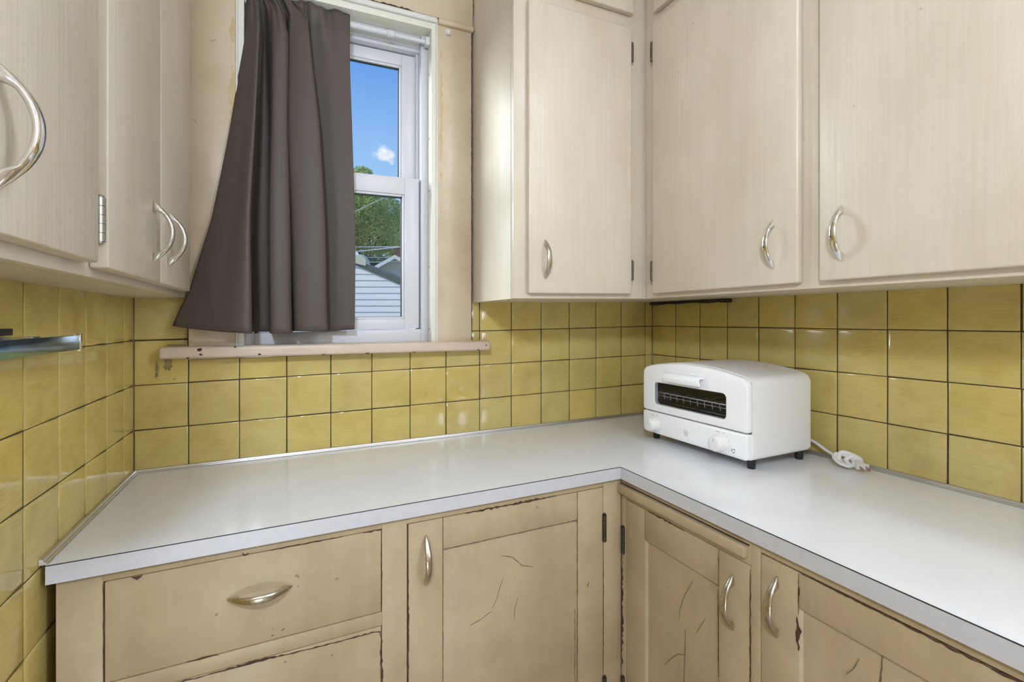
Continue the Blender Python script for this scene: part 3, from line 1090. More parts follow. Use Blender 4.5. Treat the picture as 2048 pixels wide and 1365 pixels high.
xq = FX - 0.0001
da = panel_door(-0.8098, -0.4747, 0.1412, 0.8353, -0.542, -0.743, 0.768, 0.215, 0.0055)
place(P_PULL_OLD, 'handle', da, (FX, -0.7745, 0.7545), (0, 0, RZ), k=KC)
for z in (0.7375, 0.382):
    place(P_HINGE_DARK, 'hinge', da, (FX - 0.0015, -0.4665, z), (0, 0, RZ), k=KC)
mb = MB()
xp = FX + 0.0052
for pts, w, s in (([(xp, -0.676, 0.742), (xp, -0.653, 0.70), (xp, -0.641, 0.665), (xp, -0.640, 0.645)], 0.0006, 1),
                  ([(xp, -0.656, 0.635), (xp, -0.655, 0.58), (xp, -0.652, 0.52), (xp, -0.650, 0.45)], 0.0009, 2),
                  ([(xp, -0.655, 0.582), (xp, -0.635, 0.572), (xp, -0.612, 0.545), (xp, -0.598, 0.525)], 0.0006, 3),
                  ([(xp, -0.707, 0.685), (xp, -0.685, 0.645)], 0.0004, 4)):
    mb.ribbon(pts, w, (-1, 0, 0), seed=s, jitter=0.4)
mb.ribbon([(xq, -0.743, 0.8345), (xq, -0.743, 0.767)], 0.0008, (-1, 0, 0), seed=8, jitter=0.7)
mb.ribbon([(xq, -0.542, 0.8345), (xq, -0.542, 0.767)], 0.0004, (-1, 0, 0), seed=9, jitter=0.7)
mb.build('paint_crack', M['crack'], da, k=KC)
mb = MB()
for pts, w, s in (([(xq, -0.55, 0.836), (xq, -0.60, 0.8365), (xq, -0.66, 0.836)], 0.0018, 1),
                  ([(xq, -0.81, 0.83), (xq, -0.8095, 0.70), (xq, -0.81, 0.52)], 0.0013, 2), ([(xq, -0.742, 0.76), (xq, -0.743, 0.60)], 0.0007, 3)):
    mb.ribbon(pts, w, (-1, 0, 0), seed=s, jitter=0.7)
mb.build('paint_chip', M['chip'], da, k=KC)
db = panel_door(-1.2488, -0.8306, 0.1412, 0.8650, -0.8955, -1.184, 0.810, 0.215, 0.0055)
place(P_PULL_OLD, 'handle', db, (FX, -0.8600, 0.7930), (0, 0, RZ), k=KC)
mb = MB()
mb.ribbon([(xp, -1.0085, 0.808), (xp, -1.005, 0.755), (xp, -0.999, 0.700), (xp, -0.992, 0.66)], 0.0017, (-1, 0, 0), seed=1, jitter=0.3)
mb.ribbon([(xp, -0.980, 0.785), (xp, -0.972, 0.765), (xp, -0.962, 0.750)], 0.0007, (-1, 0, 0), seed=2, jitter=0.3)
mb.ribbon([(xq, -0.8955, 0.864), (xq, -0.8955, 0.80)], 0.0007, (-1, 0, 0), seed=3, jitter=0.8)
mb.build('paint_crack', M['crack'], db, k=KC)
mb = MB()
mb.ribbon([(xq, -0.8945, 0.795), (xq, -0.8955, 0.77), (xq, -0.894, 0.745)], 0.0045, (-1, 0, 0), seed=4, jitter=0.6)
mb.ribbon([(xq, -0.8955, 0.845), (xq, -0.8955, 0.82)], 0.0012, (-1, 0, 0), seed=5, jitter=0.8)
mb.ribbon([(xq, -0.90, 0.8660), (xq, -1.02, 0.8665), (xq, -1.10, 0.8655), (xq, -1.24, 0.866)], 0.0014, (-1, 0, 0), seed=6, jitter=0.8)
mb.build('paint_chip', M['chip'], db, k=KC)
panel_door(-1.7188, -1.2912, 0.1412, 0.8650, -1.355, -1.655, 0.810, 0.215, 0.0055)
# bare wood where paint has flaked off the corner stile
mb = MB()
xs = FX - 0.0002
mb.ribbon([(xs, -0.4605, 0.700), (xs, -0.4600, 0.66), (xs, -0.4592, 0.60), (xs, -0.4600, 0.545), (xs, -0.4592, 0.50), (xs, -0.4598, 0.43)], 0.0052, (-1, 0, 0), seed=3, jitter=0.7)
mb.build('paint_chip', M['chip'], br, k=KC)

# ------------------------------------------------------------------ countertop
ZT = 0.9106      # at X0, with the counter's own slope
ct = thing('countertop', 'white laminate L-shaped countertop with grey front edge', 'countertop', (1.0, -0.3, ZT), k=KC)
CYF, CXF = -0.465, 1.0402
b = MB()
poly = [(0.009, -0.0005), (XR - 0.0005, -0.0005), (XR - 0.0005, -1.75), (CXF + 0.0012, -1.75), (CXF + 0.0012, CYF + 0.0012), (0.009, CYF + 0.0012)]
b.prism(poly, 'z', ZT - 0.022, ZT)
b.build('top', M['white_lam'], ct, k=KC)
b = MB()
b.box(0.009, CXF + 0.0010, CYF, CYF + 0.0011, ZT - 0.0285, ZT - 0.0016)
b.box(CXF, CXF + 0.0011, -1.75, CYF - 0.0001, ZT - 0.0285, ZT - 0.0016)
b.build('front_edge', M['edge_lam'], ct, k=KC)
b = MB()
b.box(0.009, CXF + 0.0010, CYF + 0.0001, CYF + 0.0011, ZT - 0.0016, ZT - 0.0002)
b.box(CXF + 0.0001, CXF + 0.0011, -1.75, CYF, ZT - 0.0016, ZT - 0.0002)
b.build('seam', M['seam'], ct, k=KC)
# metal cove strips along the walls
b = MB()


def strip(mbx, pts, n):
    """stepped strip profile along pts (in plan), n pointing from the wall into the room"""
    prof = [(0.0, 0.0), (0.011, 0.0), (0.011, 0.0015), (0.0085, 0.0022), (0.0080, 0.0035), (0.0055, 0.0040), (0.0045, 0.0075), (0.0030, 0.0085), (0.0, 0.0085)]
    vs, fs = [], []
    m = len(prof)
    for p, nn in zip(pts, n):
        for (o_, h) in prof:
            vs.append((p[0] + nn[0] * o_, p[1] + nn[1] * o_, ZT + 0.0002 + h))
    for i in range(len(pts) - 1):
        for k in range(m):
            fs.append((i * m + k, i * m + (k + 1) % m, (i + 1) * m + (k + 1) % m, (i + 1) * m + k))
    fs.append(tuple(range(m)))
    fs.append(tuple((len(pts) - 1) * m + k for k in range(m)))
    mbx.add(vs, fs)


strip(b, [(0.0008, -0.462), (0.0008, -0.0008), (XR - 0.0008, -0.0008), (XR - 0.0008, -1.75)], [(1, 0), (1, -1), (-1, -1), (-1, 0)])
b.build('wall_strip', M['alu'], ct, k=KC)

# ------------------------------------------------------------------ toaster oven
TX, TB = 1.270, 0.9330
TY0, TY1 = -0.627, -0.2713     # right side, left side
to = thing('toaster_oven', 'white toaster oven with arched top standing on the counter in the corner', 'toaster oven', (1.385, -0.45, ZT), k=KC)
tw = TY1 - TY0
tcy = (TY0 + TY1) / 2


def toaster_outline(inset=0.0, z_lo=None, n_arc=24):
    """outline in (y, z), counter-clockwise from the lower right corner"""
    y0, y1 = TY0 + inset, TY1 - inset
    zb = TB + inset if z_lo is None else z_lo
    rb = 0.010
    zc = 1.1215 - inset          # shoulder height at the sides
    rt = 0.022
    pts = []
    def arc(cx, cz, r, a0, a1, n):
        for i in range(n + 1):
            a = a0 + (a1 - a0) * i / n
            pts.append((cx + r * math.cos(a), cz + r * math.sin(a)))
    if z_lo is None:
        arc(y1 - rb, zb + rb, rb, -PI / 2, 0, 5)
    else:
        pts.append((y1, zb))
    # shoulder then arch
    arch_h = 0.0175
    th = 0.20
    arc(y1 - rt, zc - rt + 0.003, rt, 0, PI / 2 - th, 8)
    ya, za = pts[-1]
    for i in range(1, n_arc):
        q = i / n_arc
        yy = ya + (2 * tcy - ya - ya) * q
        pts.append((yy, za + arch_h * (1 - (2 * q - 1) ** 2)))
    arc(y0 + rt, zc - rt + 0.003, rt, PI / 2 + th, PI, 8)
    if z_lo is None:
        arc(y0 + rb, zb + rb, rb, PI, 3 * PI / 2, 5)
    else:
        pts.append((y0, zb))
    return pts


def loft(mbx, rings, mat_=0, cap0=True, cap1=True, smooth=True):
    n = len(rings[0])
    vs = [p for r in rings for p in r]
    fs = []
    for i in range(len(rings) - 1):
        for k in range(n):
            fs.append((i * n + k, i * n + (k + 1) % n, (i + 1) * n + (k + 1) % n, (i + 1) * n + k))
    if cap0:
        fs.append(tuple(range(n)))
    if cap1:
        fs.append(tuple((len(rings) - 1) * n + k for k in range(n)))
    mbx.add(vs, fs, mat_, smooth)


def ring_at(x, inset):
    return [(x, y, z) for (y, z) in toaster_outline(inset)]


# shell: open at the front, rounded at the back
b = MB()
XB = 1.502
rings = [ring_at(TX + 0.016, 0.003), ring_at(TX + 0.016, 0.0)]
rings += [ring_at(XB - 0.016, 0.0), ring_at(XB - 0.009, 0.002), ring_at(XB - 0.003, 0.007), ring_at(XB, 0.015)]
loft(b, rings, 0, cap0=False, cap1=True)
b.build('shell', M['toaster'], to, k=KC, auto=40)
# dark cavity
b = MB()
cy0, cy1, cz0, cz1 = TY0 + 0.035, TY1 - 0.02, 1.006, 1.095
xf, xb = TX + 0.019, XB - 0.03
b.box(xb, xb + 0.003, cy0, cy1, cz0, cz1)
b.box(xf, xb, cy0, cy1, cz0 - 0.003, cz0)
b.box(xf, xb, cy0, cy1, cz1, cz1 + 0.003)
b.box(xf, xb, cy0 - 0.003, cy0, cz0, cz1)
b.box(xf, xb, cy1, cy1 + 0.003, cz0, cz1)
cav = b.build('cavity', M['dark_metal'], to, k=KC)
# wire rack
b = MB()
zr = 1.048
b.tube([(xf + 0.006, cy1 - 0.012, zr), (xf + 0.006, cy0 + 0.004, zr)], 0.0015, 8)
b.tube([(xf + 0.006, cy1 - 0.010, zr - 0.009), (xf + 0.006, cy0 + 0.004, zr - 0.009)], 0.0009, 6)
b.tube([(xb - 0.02, cy1 - 0.012, zr), (xb - 0.02, cy0 + 0.004, zr)], 0.0016, 8)
k_ = 12
for i in range(k_):
    yy = cy1 - 0.02 - i * (cy1 - cy0 - 0.035) / (k_ - 1)
    b.tube([(xf + 0.003, yy - 0.003, zr - 0.016), (xf + 0.004, yy, zr - 0.008), (xf + 0.0075, yy + 0.004, zr + 0.0005), (xb - 0.02, yy + 0.004, zr + 0.0005)], 0.0009, 6)
b.build('rack', M['wire'], to, k=KC)
b = MB().box(xf + 0.02, xb - 0.01, cy0 + 0.01, cy1 - 0.01, 1.0165, 1.0185, 0.0006)
b.build('crumb_tray', M['steel'], to, k=KC)

# door with a rounded window
ZS = 0.9968     # split between door and control panel


def ray_hit(poly, c, a):
    d_ = (math.cos(a), math.sin(a))
    best = None
    n = len(poly)
    for i in range(n):
        p, q = poly[i], poly[(i + 1) % n]
        ex, ey = q[0] - p[0], q[1] - p[1]
        den = d_[0] * ey - d_[1] * ex
        if abs(den) < 1e-12:
            continue
        t = ((p[0] - c[0]) * ey - (p[1] - c[1]) * ex) / den
        s = ((p[0] - c[0]) * d_[1] - (p[1] - c[1]) * d_[0]) / den
        if t > 0 and -1e-9 <= s <= 1 + 1e-9:
            if best is None or t < best:
                best = t
    return (c[0] + d_[0] * best, c[1] + d_[1] * best)


def rrect(y0, y1, z0, z1, r, n=6):
    pts = []
    for (cx, cz, a) in ((y1 - r, z0 + r, -PI / 2), (y1 - r, z1 - r, 0), (y0 + r, z1 - r, PI / 2), (y0 + r, z0 + r, PI)):
        for i in range(n + 1):
            t = a + (PI / 2) * i / n
            pts.append((cx + r * math.cos(t), cz + r * math.sin(t)))
    return pts


GY0, GY1, GZ0, GZ1 = -0.5665, -0.3195, 1.0180, 1.0800
gc = ((GY0 + GY1) / 2, (GZ0 + GZ1) / 2)


def door_outline(inset):
    pts = toaster_outline(0.0015 + inset, z_lo=ZS + inset)
    # soften the lower corners
    lo = [p for p in pts]
    r = 0.006
    y1, z = lo[0]
    y0, _ = lo[-1]
    start = [(y1 - r, z), (y1 - r * 0.3, z + r * 0.3), (y1, z + r)]
    end = [(y0, z + r), (y0 + r * 0.3, z + r * 0.3), (y0 + r, z)]
    return start + lo[1:-1] + end


angs = sorted([2 * PI * i / 180 for i in range(180)] + [math.atan2(p[1] - gc[1], p[0] - gc[0]) % (2 * PI) for p in rrect(GY0, GY1, GZ0, GZ1, 0.011)] + [math.atan2(p[1] - gc[1], p[0] - gc[0]) % (2 * PI) for p in door_outline(0.0)])
tmp = []
for a in angs:
    if not tmp or a - tmp[-1] > 0.002:
        tmp.append(a)
angs = tmp
outer = [(0.014, 0.0), (0.005, 0.0), (0.0025, 0.0008), (0.0008, 0.0026), (0.0, 0.006)]
rings = []
for (dx, ins) in outer:
    po = door_outline(ins)
    rings.append([(TX + dx, *ray_hit(po, gc, a)) for a in angs])
for (dx, off) in ((0.0, 0.0012), (0.0006, 0.0003), (0.002, 0.0), (0.014, 0.0)):
    pr_ = rrect(GY0 - off, GY1 + off, GZ0 - off, GZ1 + off, 0.011 + off)
    rings.append([(TX + dx, *ray_hit(pr_, gc, a)) for a in angs])
b = MB()
loft(b, rings + [rings[0]], 0, False, False)
door = b.build('door', M['toaster'], to, k=KC, auto=30)
b = MB()
pg = rrect(GY0 + 0.0002, GY1 - 0.0002, GZ0 + 0.0002, GZ1 - 0.0002, 0.011)
b.prism(pg, 'x', TX + 0.003, TX + 0.006)
b.build('glass_window', M['oven_glass'], door, k=KC)
# handle: a lip that curls forward and down
b = MB()
prof = []
for (x, z) in ((0.000, 0.0075), (-0.010, 0.0085), (-0.0165, 0.0065), (-0.0200, 0.001), (-0.0200, -0.006), (-0.0170, -0.0105), (-0.0125, -0.0115), (-0.0115, -0.0090), (-0.0145, -0.0065), (-0.0158, -0.002), (-0.0145, 0.0020), (-0.010, 0.0038), (0.0, 0.0030)):
    prof.append((TX + 0.001 + x * 1.1, z * 1.38 + 1.1035))
hy0, hy1 = -0.500, -0.374
rings = []
for (yy, sc) in ((hy0, 0.86), (hy0 + 0.0015, 0.97), (hy0 + 0.004, 1.0), (hy1 - 0.004, 1.0), (hy1 - 0.0015, 0.97), (hy1, 0.86)):
    cx = sum(p[0] for p in prof) / len(prof)
    cz = sum(p[1] for p in prof) / len(prof)
    rings.append([(cx + (p[0] - cx) * sc if p[0] < TX else p[0], yy, cz + (p[1] - cz) * sc) for p in prof])
loft(b, rings)
b.build('handle', M['toaster'], door, k=KC, auto=40)
# control panel
b = MB()
def panel_outline(inset):
    y0, y1, z0, z1 = TY0 + 0.0015 + inset, TY1 - 0.0015 - inset, TB + 0.001 + inset, ZS - 0.003 - inset
    pts = []
    rb, rt = 0.010, 0.003
    for (cx, cz, a, r) in ((y1 - rb, z0 + rb, -PI / 2, rb), (y1 - rt, z1 - rt, 0, rt), (y0 + rt, z1 - rt, PI / 2, rt), (y0 + rb, z0 + rb, PI, rb)):
        for i in range(7):
            t = a + (PI / 2) * i / 6
            pts.append((cx + r * math.cos(t), cz + r * math.sin(t)))
    return pts
loft(b, [[(TX + dx, y, z) for (y, z) in panel_outline(i)] for (dx, i) in ((0.016, 0), (0.0045, 0), (0.002, 0.0008), (0.0006, 0.0026), (0.0, 0.006))])
pan = b.build('control_panel', M['toaster'], to, k=KC, auto=30)
b = MB()
loft(b, [[(TX + 0.0162, y, z) for (y, z) in toaster_outline(0.004)], [(TX + 0.018, y, z) for (y, z) in toaster_outline(0.004)]])
# inner front plate with the window cut out is replaced by a thin rim
b = MB()
b.box(TX + 0.0145, TX + 0.0180, TY0 + 0.004, GY0 - 0.003, TB + 0.006, 1.112)
b.box(TX + 0.0145, TX + 0.0180, GY1 + 0.003, TY1 - 0.004, TB + 0.006, 1.112)
b.box(TX + 0.0145, TX + 0.0180, GY0 - 0.003, GY1 + 0.003, TB + 0.006, GZ0 - 0.003)
b.box(TX + 0.0145, TX + 0.0180, GY0 - 0.003, GY1 + 0.003, GZ1 + 0.003, 1.126)
b.build('front_frame', M['dark_metal'], to, k=KC)


def knob(y, z):
    q = MB()
    q.lathe((TX + 0.001, y, z), (-1, 0, 0), [(0, 0.0212), (0.0015, 0.0212), (0.0022, 0.0205), (0.0215, 0.0186), (0.0245, 0.0172), (0.0257, 0.0142), (0.0260, 0.007)], 40)
    ko = q.build('knob', M['toaster_knob'], pan, k=KC, auto=45)
    q = MB()
    q.box(TX - 0.0258, TX - 0.0248, y - 0.0006, y + 0.0006, z + 0.005, z + 0.0138)
    q.build('pointer', M['print'], ko, k=KC)
    return ko


KZ = 0.9605
knob(-0.3230, KZ)
knob(-0.5520, KZ)
# printed marks on the panel: the heading above each dial, ticks, the maker's mark and the lamp
for (ky, nt) in ((-0.3230, 9), (-0.5520, 11)):
    mb = MB()
    for i in range(nt):
        a = PI * 0.42 - i * (PI * 1.5 / (nt - 1))
        yy, zz = ky - math.cos(a) * 0.0262 * 1.0, KZ + math.sin(a) * 0.0262
        if zz > KZ + 0.031 or zz < TB + 0.004:
            continue
        mb.box(TX - 0.0002, TX + 0.0002, yy - 0.0008, yy + 0.0008, zz - 0.0009, zz + 0.0009)
    for i in range(4):
        yy = ky + 0.014 - i * 0.0032
        mb.box(TX - 0.0002, TX + 0.0002, yy - 0.0010, yy + 0.0010, KZ + 0.0240, KZ + 0.0262)
    mb.box(TX - 0.0002, TX + 0.0002, ky - 0.0105, ky - 0.0085, KZ + 0.0240, KZ + 0.0262)
    mb.build('dial_print', M['print'], pan, k=KC)
mb = MB()
lz, ly = 0.9605, -0.4400
x_ = TX - 0.0002
# rounded shield outline holding a leaf and a curl
def stroke(mbx, pts, w):
    for i in range(len(pts) - 1):
        p, q = Vector((pts[i][0], pts[i][1])), Vector((pts[i + 1][0], pts[i + 1][1]))
        t = (q - p).normalized()
        s = Vector((-t.y, t.x)) * w / 2
        c4 = [p + s, p - s, q - s, q + s]
        vs = [(TX - 0.0003, ly - c.x, lz + c.y) for c in c4] + [(TX + 0.0003, ly - c.x, lz + c.y) for c in c4]
        mbx.add(vs, [(0, 1, 2, 3), (4, 5, 6, 7), (0, 1, 5, 4), (1, 2, 6, 5), (2, 3, 7, 6), (3, 0, 4, 7)])
stroke(mb, [(-0.0065, 0.007), (-0.0065, -0.002), (-0.005, -0.0055), (-0.001, -0.0078), (0.004, -0.0078), (0.0065, -0.005), (0.0065, 0.002), (0.004, 0.006), (0.0, 0.007), (-0.0065, 0.007)], 0.0010)
stroke(mb, [(-0.0035, 0.0045), (-0.0035, -0.003), (-0.001, -0.005), (0.002, -0.004)], 0.0012)
stroke(mb, [(0.0, 0.004), (0.0025, 0.002), (0.0035, -0.001), (0.002, -0.003), (0.0, -0.001), (0.001, 0.001)], 0.0012)
mb.build('maker_mark', M['print'], pan, k=KC)
mb = MB()
ly, lz = -0.5875, 0.9500
seg = [[(0.0045 * math.cos(a), 0.0045 * math.sin(a)) for a in [s0 + i * 0.22 for i in range(7)]] for s0 in (0.3, 2.3, 4.4)]
for s_ in seg:
    stroke(mb, s_, 0.0016)
mb.build('lamp_symbol', M['print_dark'], pan, k=KC)
# feet
for (fx, fy) in ((1.3030, -0.6090), (1.3030, -0.2930), (1.4720, -0.6090), (1.4720, -0.2930)):
    q = MB()
    q.lathe((fx, fy, ZT + 0.0002), (0, 0, 1), [(0, 0.0085), (0.001, 0.0092), (TB - ZT + 0.0005, 0.0100)], 24)
    q.build('foot', M['rubber'], to, k=KC)
# rear vent boss seen at the back edge
q = MB()
q.lathe((XB - 0.002, -0.600, 0.975), (1, 0, 0), [(0, 0.009), (0.012, 0.009), (0.014, 0.006)], 16)
q.build('rear_spacer', M['rubber'], to, k=KC)
# cord: out of the back, past the corner, into a loose knot, ending in the plug
cpts = []
def cat(ps, n=10):
    out = []
    for i in range(len(ps) - 1):
        p0 = Vector(ps[max(i - 1, 0)]); p1 = Vector(ps[i]); p2 = Vector(ps[i + 1]); p3 = Vector(ps[min(i + 2, len(ps) - 1)])
        for j in range(n):
            t = j / n
            out.append(0.5 * ((2 * p1) + (-p0 + p2) * t + (2 * p0 - 5 * p1 + 4 * p2 - p3) * t * t + (-p0 + 3 * p1 - 3 * p2 + p3) * t ** 3))
    out.append(Vector(ps[-1]))
    return out


kz = ZT + 0.004
q = MB()
q.tube(cat([(1.499, -0.560, 0.962), (1.518, -0.580, 0.958), (1.522, -0.615, 0.948), (1.520, -0.645, 0.935), (1.513, -0.672, 0.928), (1.506, -0.690, kz + 0.010),
            (1.500, -0.712, kz + 0.003), (1.488, -0.714, kz + 0.004), (1.482, -0.700, kz + 0.008), (1.488, -0.684, kz + 0.016), (1.500, -0.683, kz + 0.023),
            (1.509, -0.698, kz + 0.022), (1.506, -0.716, kz + 0.016), (1.494, -0.720, kz + 0.008), (1.487, -0.708, kz + 0.006), (1.492, -0.692, kz + 0.012), (1.504, -0.690, kz + 0.028),
            (1.513, -0.706, kz + 0.026), (1.513, -0.726, kz + 0.020), (1.503, -0.728, kz + 0.010), (1.497, -0.716, kz + 0.006), (1.501, -0.702, kz + 0.014), (1.511, -0.712, kz + 0.024), (1.509, -0.722, kz + 0.017), (1.505, -0.724, kz + 0.0135)]), 0.0036, 8, flat=1.35)
cord = q.build('power_cord', M['cord'], to, k=KC)
pd = Vector((-0.55, -0.80, -0.20)).normalized()
pside = Vector((0.80, -0.55, 0.0)).normalized()
pup = pd.cross(pside)
if pup.z < 0:
    pup = -pup
p0 = Vector((1.5055, -0.724, kz + 0.0145))


def pbox(mbx, a0, a1, w0, w1, h0, h1, off=0.0, m_=0):
    vs = []
    for (a, w, h) in ((a0, w0, h0), (a1, w1, h1)):
        for (sx, sy) in ((-1, -1), (1, -1), (1, 1), (-1, 1)):
            vs.append(p0 + pd * a + pside * (sx * w + off) + pup * sy * h)
    mbx.add(vs, [(0, 1, 2, 3), (4, 5, 6, 7), (0, 1, 5, 4), (1, 2, 6, 5), (2, 3, 7, 6), (3, 0, 4, 7)], m_)


q = MB()
pbox(q, -0.004, 0.004, 0.0045, 0.0085, 0.0035, 0.0048)
pbox(q, 0.004, 0.018, 0.0085, 0.0078, 0.0048, 0.0050)
pbox(q, 0.018, 0.020, 0.0078, 0.0120, 0.0050, 0.0062)
pbox(q, 0.020, 0.024, 0.0120, 0.0120, 0.0062, 0.0062)
plug = q.build('plug', M['cord'], to, k=KC)
for s in (-1, 1):
    q = MB()
    pbox(q, 0.024, 0.040, 0.0008, 0.0007, 0.0030, 0.0026, off=s * 0.0062)
    q.build('prong', M['brass'], plug, k=KC)

# ------------------------------------------------------------------ curtain and rod
rod = thing('curtain_rod', 'white spring tension rod set inside the top of the window', 'curtain rod', (0.4658, 0.004, 2.083))
q = MB()
q.tube([(WX0 + 0.012, 0.004, 2.083), (0.590, 0.004, 2.083)], 0.0082, 16)
q.build('outer_tube', M['vinyl'], rod)
q = MB()
q.tube([(0.585, 0.004, 2.083), (WX1 - 0.010, 0.004, 2.083)], 0.0062, 16)
q.build('inner_tube', M['vinyl'], rod)
q = MB()
q.lathe((0.580, 0.004, 2.083), (1, 0, 0), [(0, 0.0082), (0.002, 0.0105), (0.010, 0.0112), (0.020, 0.0105), (0.024, 0.0066)], 20)
q.build('collar', M['vinyl'], rod)
for x0, x1 in ((WX0 + 0.0003, WX0 + 0.014), (WX1 - 0.014, WX1 - 0.0003)):
    MB().box(x0, x1, -0.008, 0.016, 2.071, 2.095, 0.002).build('end_cap', M['vinyl'], rod)

cu = thing('curtain', 'taupe blackout curtain hanging in deep folds over the left half of the window', 'curtain', (0.33, -0.03, 2.083))
# plan sections of the cloth at five heights, left edge to right edge
SECT = [
    (2.104, [(.2300, -.004), (.2370, -.016), (.2470, -.006), (.2520, -.018), (.2600, -.020), (.2720, -.006), (.2860, -.020), (.3000, -.008), (.3150, -.020), (.3350, -.008), (.3700, -.019), (.4180, -.010), (.4790, -.008)]),
    (2.060, [(.2290, -.010), (.2430, -.026), (.2590, -.028), (.2580, .002), (.2720, .002), (.2900, -.030), (.3120, -.031), (.3230, -.002), (.3330, -.024), (.3690, -.033), (.3720, -.002), (.4230, -.014), (.4785, -.011)]),
    (2.000, [(.2260, -.013), (.2440, -.034), (.2620, -.048), (.2570, .008), (.2725, .010), (.2935, -.040), (.3246, -.040), (.3265, .004), (.3305, -.032), (.3745, -.046), (.3740, .002), (.4285, -.008), (.4787, -.011)]),
    (1.769, [(.2011, -.0250), (.2302, -.0480), (.2545, -.0680), (.2480, .0120), (.2800, .0180), (.2902, -.0520), (.3234, -.0520), (.3255, .0060), (.3285, -.0450), (.3962, -.0600), (.3925, .0010), (.4390, -.0090), (.4853, -.0150)]),
    (1.513, [(.1604, -.0330), (.2046, -.0580), (.2436, -.0860), (.2380, .0110), (.2810, .0190), (.2857, -.0650), (.3282, -.0650), (.3331, .0080), (.3390, -.0570), (.4093, -.0690), (.4055, -.0010), (.4510, -.0120), (.4924, -.0190)]),
    (1.330, [(.1165, -.0380), (.1800, -.0640), (.2446, -.0970), (.2390, .0110), (.2820, .0200), (.2875, -.0720), (.3298, -.0720), (.3365, .0100), (.3440, -.0640), (.4124, -.0740), (.4085, -.0040), (.4505, -.0140), (.4915, -.0230)]),
    (1.238, [(.0837, -.0430), (.1648, -.0670), (.2446, -.1010), (.2395, .0110), (.2820, .0200), (.2887, -.0750), (.3316, -.0750), (.3378, .0100), (.3460, -.0660), (.4148, -.0760), (.4100, -.0050), (.4500, -.0150), (.4903, -.0250)]),
]


def crom(p0, p1, p2, p3, t):
    return 0.5 * ((2 * p1) + (-p0 + p2) * t + (2 * p0 - 5 * p1 + 4 * p2 - p3) * t * t + (-p0 + 3 * p1 - 3 * p2 + p3) * t ** 3)


def bez_row(ctrl, nseg=9):
    """smooth plan curve that stays close to its points"""
    out = []
    n = len(ctrl)
    for i in range(n - 1):
        p = [Vector((*ctrl[max(0, min(n - 1, i + o_))], 0)) for o_ in (-1, 0, 1, 2)]
        # tension: shrink far tangents so that tight folds keep their shape
        d_ = (p[2] - p[1]).length
        t1 = (p[2] - p[0]); t2 = (p[3] - p[1])
        t1 = t1.normalized() * min(t1.length * 0.5, d_ * 0.9) if t1.length > 1e-6 else t1
        t2 = t2.normalized() * min(t2.length * 0.5, d_ * 0.9) if t2.length > 1e-6 else t2
        for j in range(nseg):
            t = j / nseg
            h00 = 2 * t ** 3 - 3 * t ** 2 + 1; h10 = t ** 3 - 2 * t ** 2 + t; h01 = -2 * t ** 3 + 3 * t ** 2; h11 = t ** 3 - t ** 2
            out.append(p[1] * h00 + t1 * h10 + p[2] * h01 + t2 * h11)
    out.append(Vector((*ctrl[-1], 0)))
    return out


rows = []
NR = 70
for r in range(NR + 1):
    z = 2.104 + (1.238 - 2.104) * r / NR
    for i in range(len(SECT) - 1):
        if SECT[i][0] >= z >= SECT[i + 1][0] - 1e-9:
            break
    t = (SECT[i][0] - z) / (SECT[i][0] - SECT[i + 1][0])
    S0, S1, S2, S3 = SECT[max(i - 1, 0)][1], SECT[i][1], SECT[i + 1][1], SECT[min(i + 2, len(SECT) - 1)][1]
    ctrl = []
    for a in range(len(S1)):
        # monotone blend, a little eased
        f0 = (S1[a][0] + (S2[a][0] - S1[a][0]) * t, S1[a][1] + (S2[a][1] - S1[a][1]) * t)
        c0 = (crom(S0[a][0], S1[a][0], S2[a][0], S3[a][0], t), crom(S0[a][1], S1[a][1], S2[a][1], S3[a][1], t))
        w = 0.6 if i >= 2 else 0.0
        ctrl.append((f0[0] * (1 - w) + c0[0] * w, f0[1] * (1 - w) + c0[1] * w))
    rows.append((z, bez_row(ctrl)))
nc_ = len(rows[0][1])
vs = []
for r, (z, row) in enumerate(rows):
    q_ = r / NR
    for c, p in enumerate(row):
        u = c / (nc_ - 1)
        # the hem runs lower on the right, and wavers a little
        drop = q_ ** 3 * (-0.0215 * max(0, 0.0) + (0.021 * (1 - min(1, u / 0.18)) ** 1.3) - 0.002 * math.sin(u * 17))
        ruf = (1 - min(1, r / 4)) * 0.004 * math.sin(u * 55)
        hl = max(0.0, (0.30 - u)) * 0.02 * (1 - min(1.0, r / 6))
        gat = max(0.0, 1 - r / 13.0) ** 1.5
        wob = gat * (0.0058 * math.sin(u * 62 + 0.6) + 0.0035 * math.sin(u * 131)) * (0.5 + 0.5 * min(1, u / 0.2)) + 0.0012 * noise.noise(Vector((u * 9, z * 7, 3.1)))
        vs.append((p.x, p.y + wob, z + drop + ruf + hl))
fs = []
for r in range(NR):
    for c in range(nc_ - 1):
        fs.append((r * nc_ + c, r * nc_ + c + 1, (r + 1) * nc_ + c + 1, (r + 1) * nc_ + c))
q = MB()
q.add(vs, fs, 0, True)
cl = q.build('cloth', M['cloth'], cu, auto=0)
sd = cl.modifiers.new('thickness', 'SOLIDIFY')
sd.thickness = 0.0014
sd.offset = 0.0


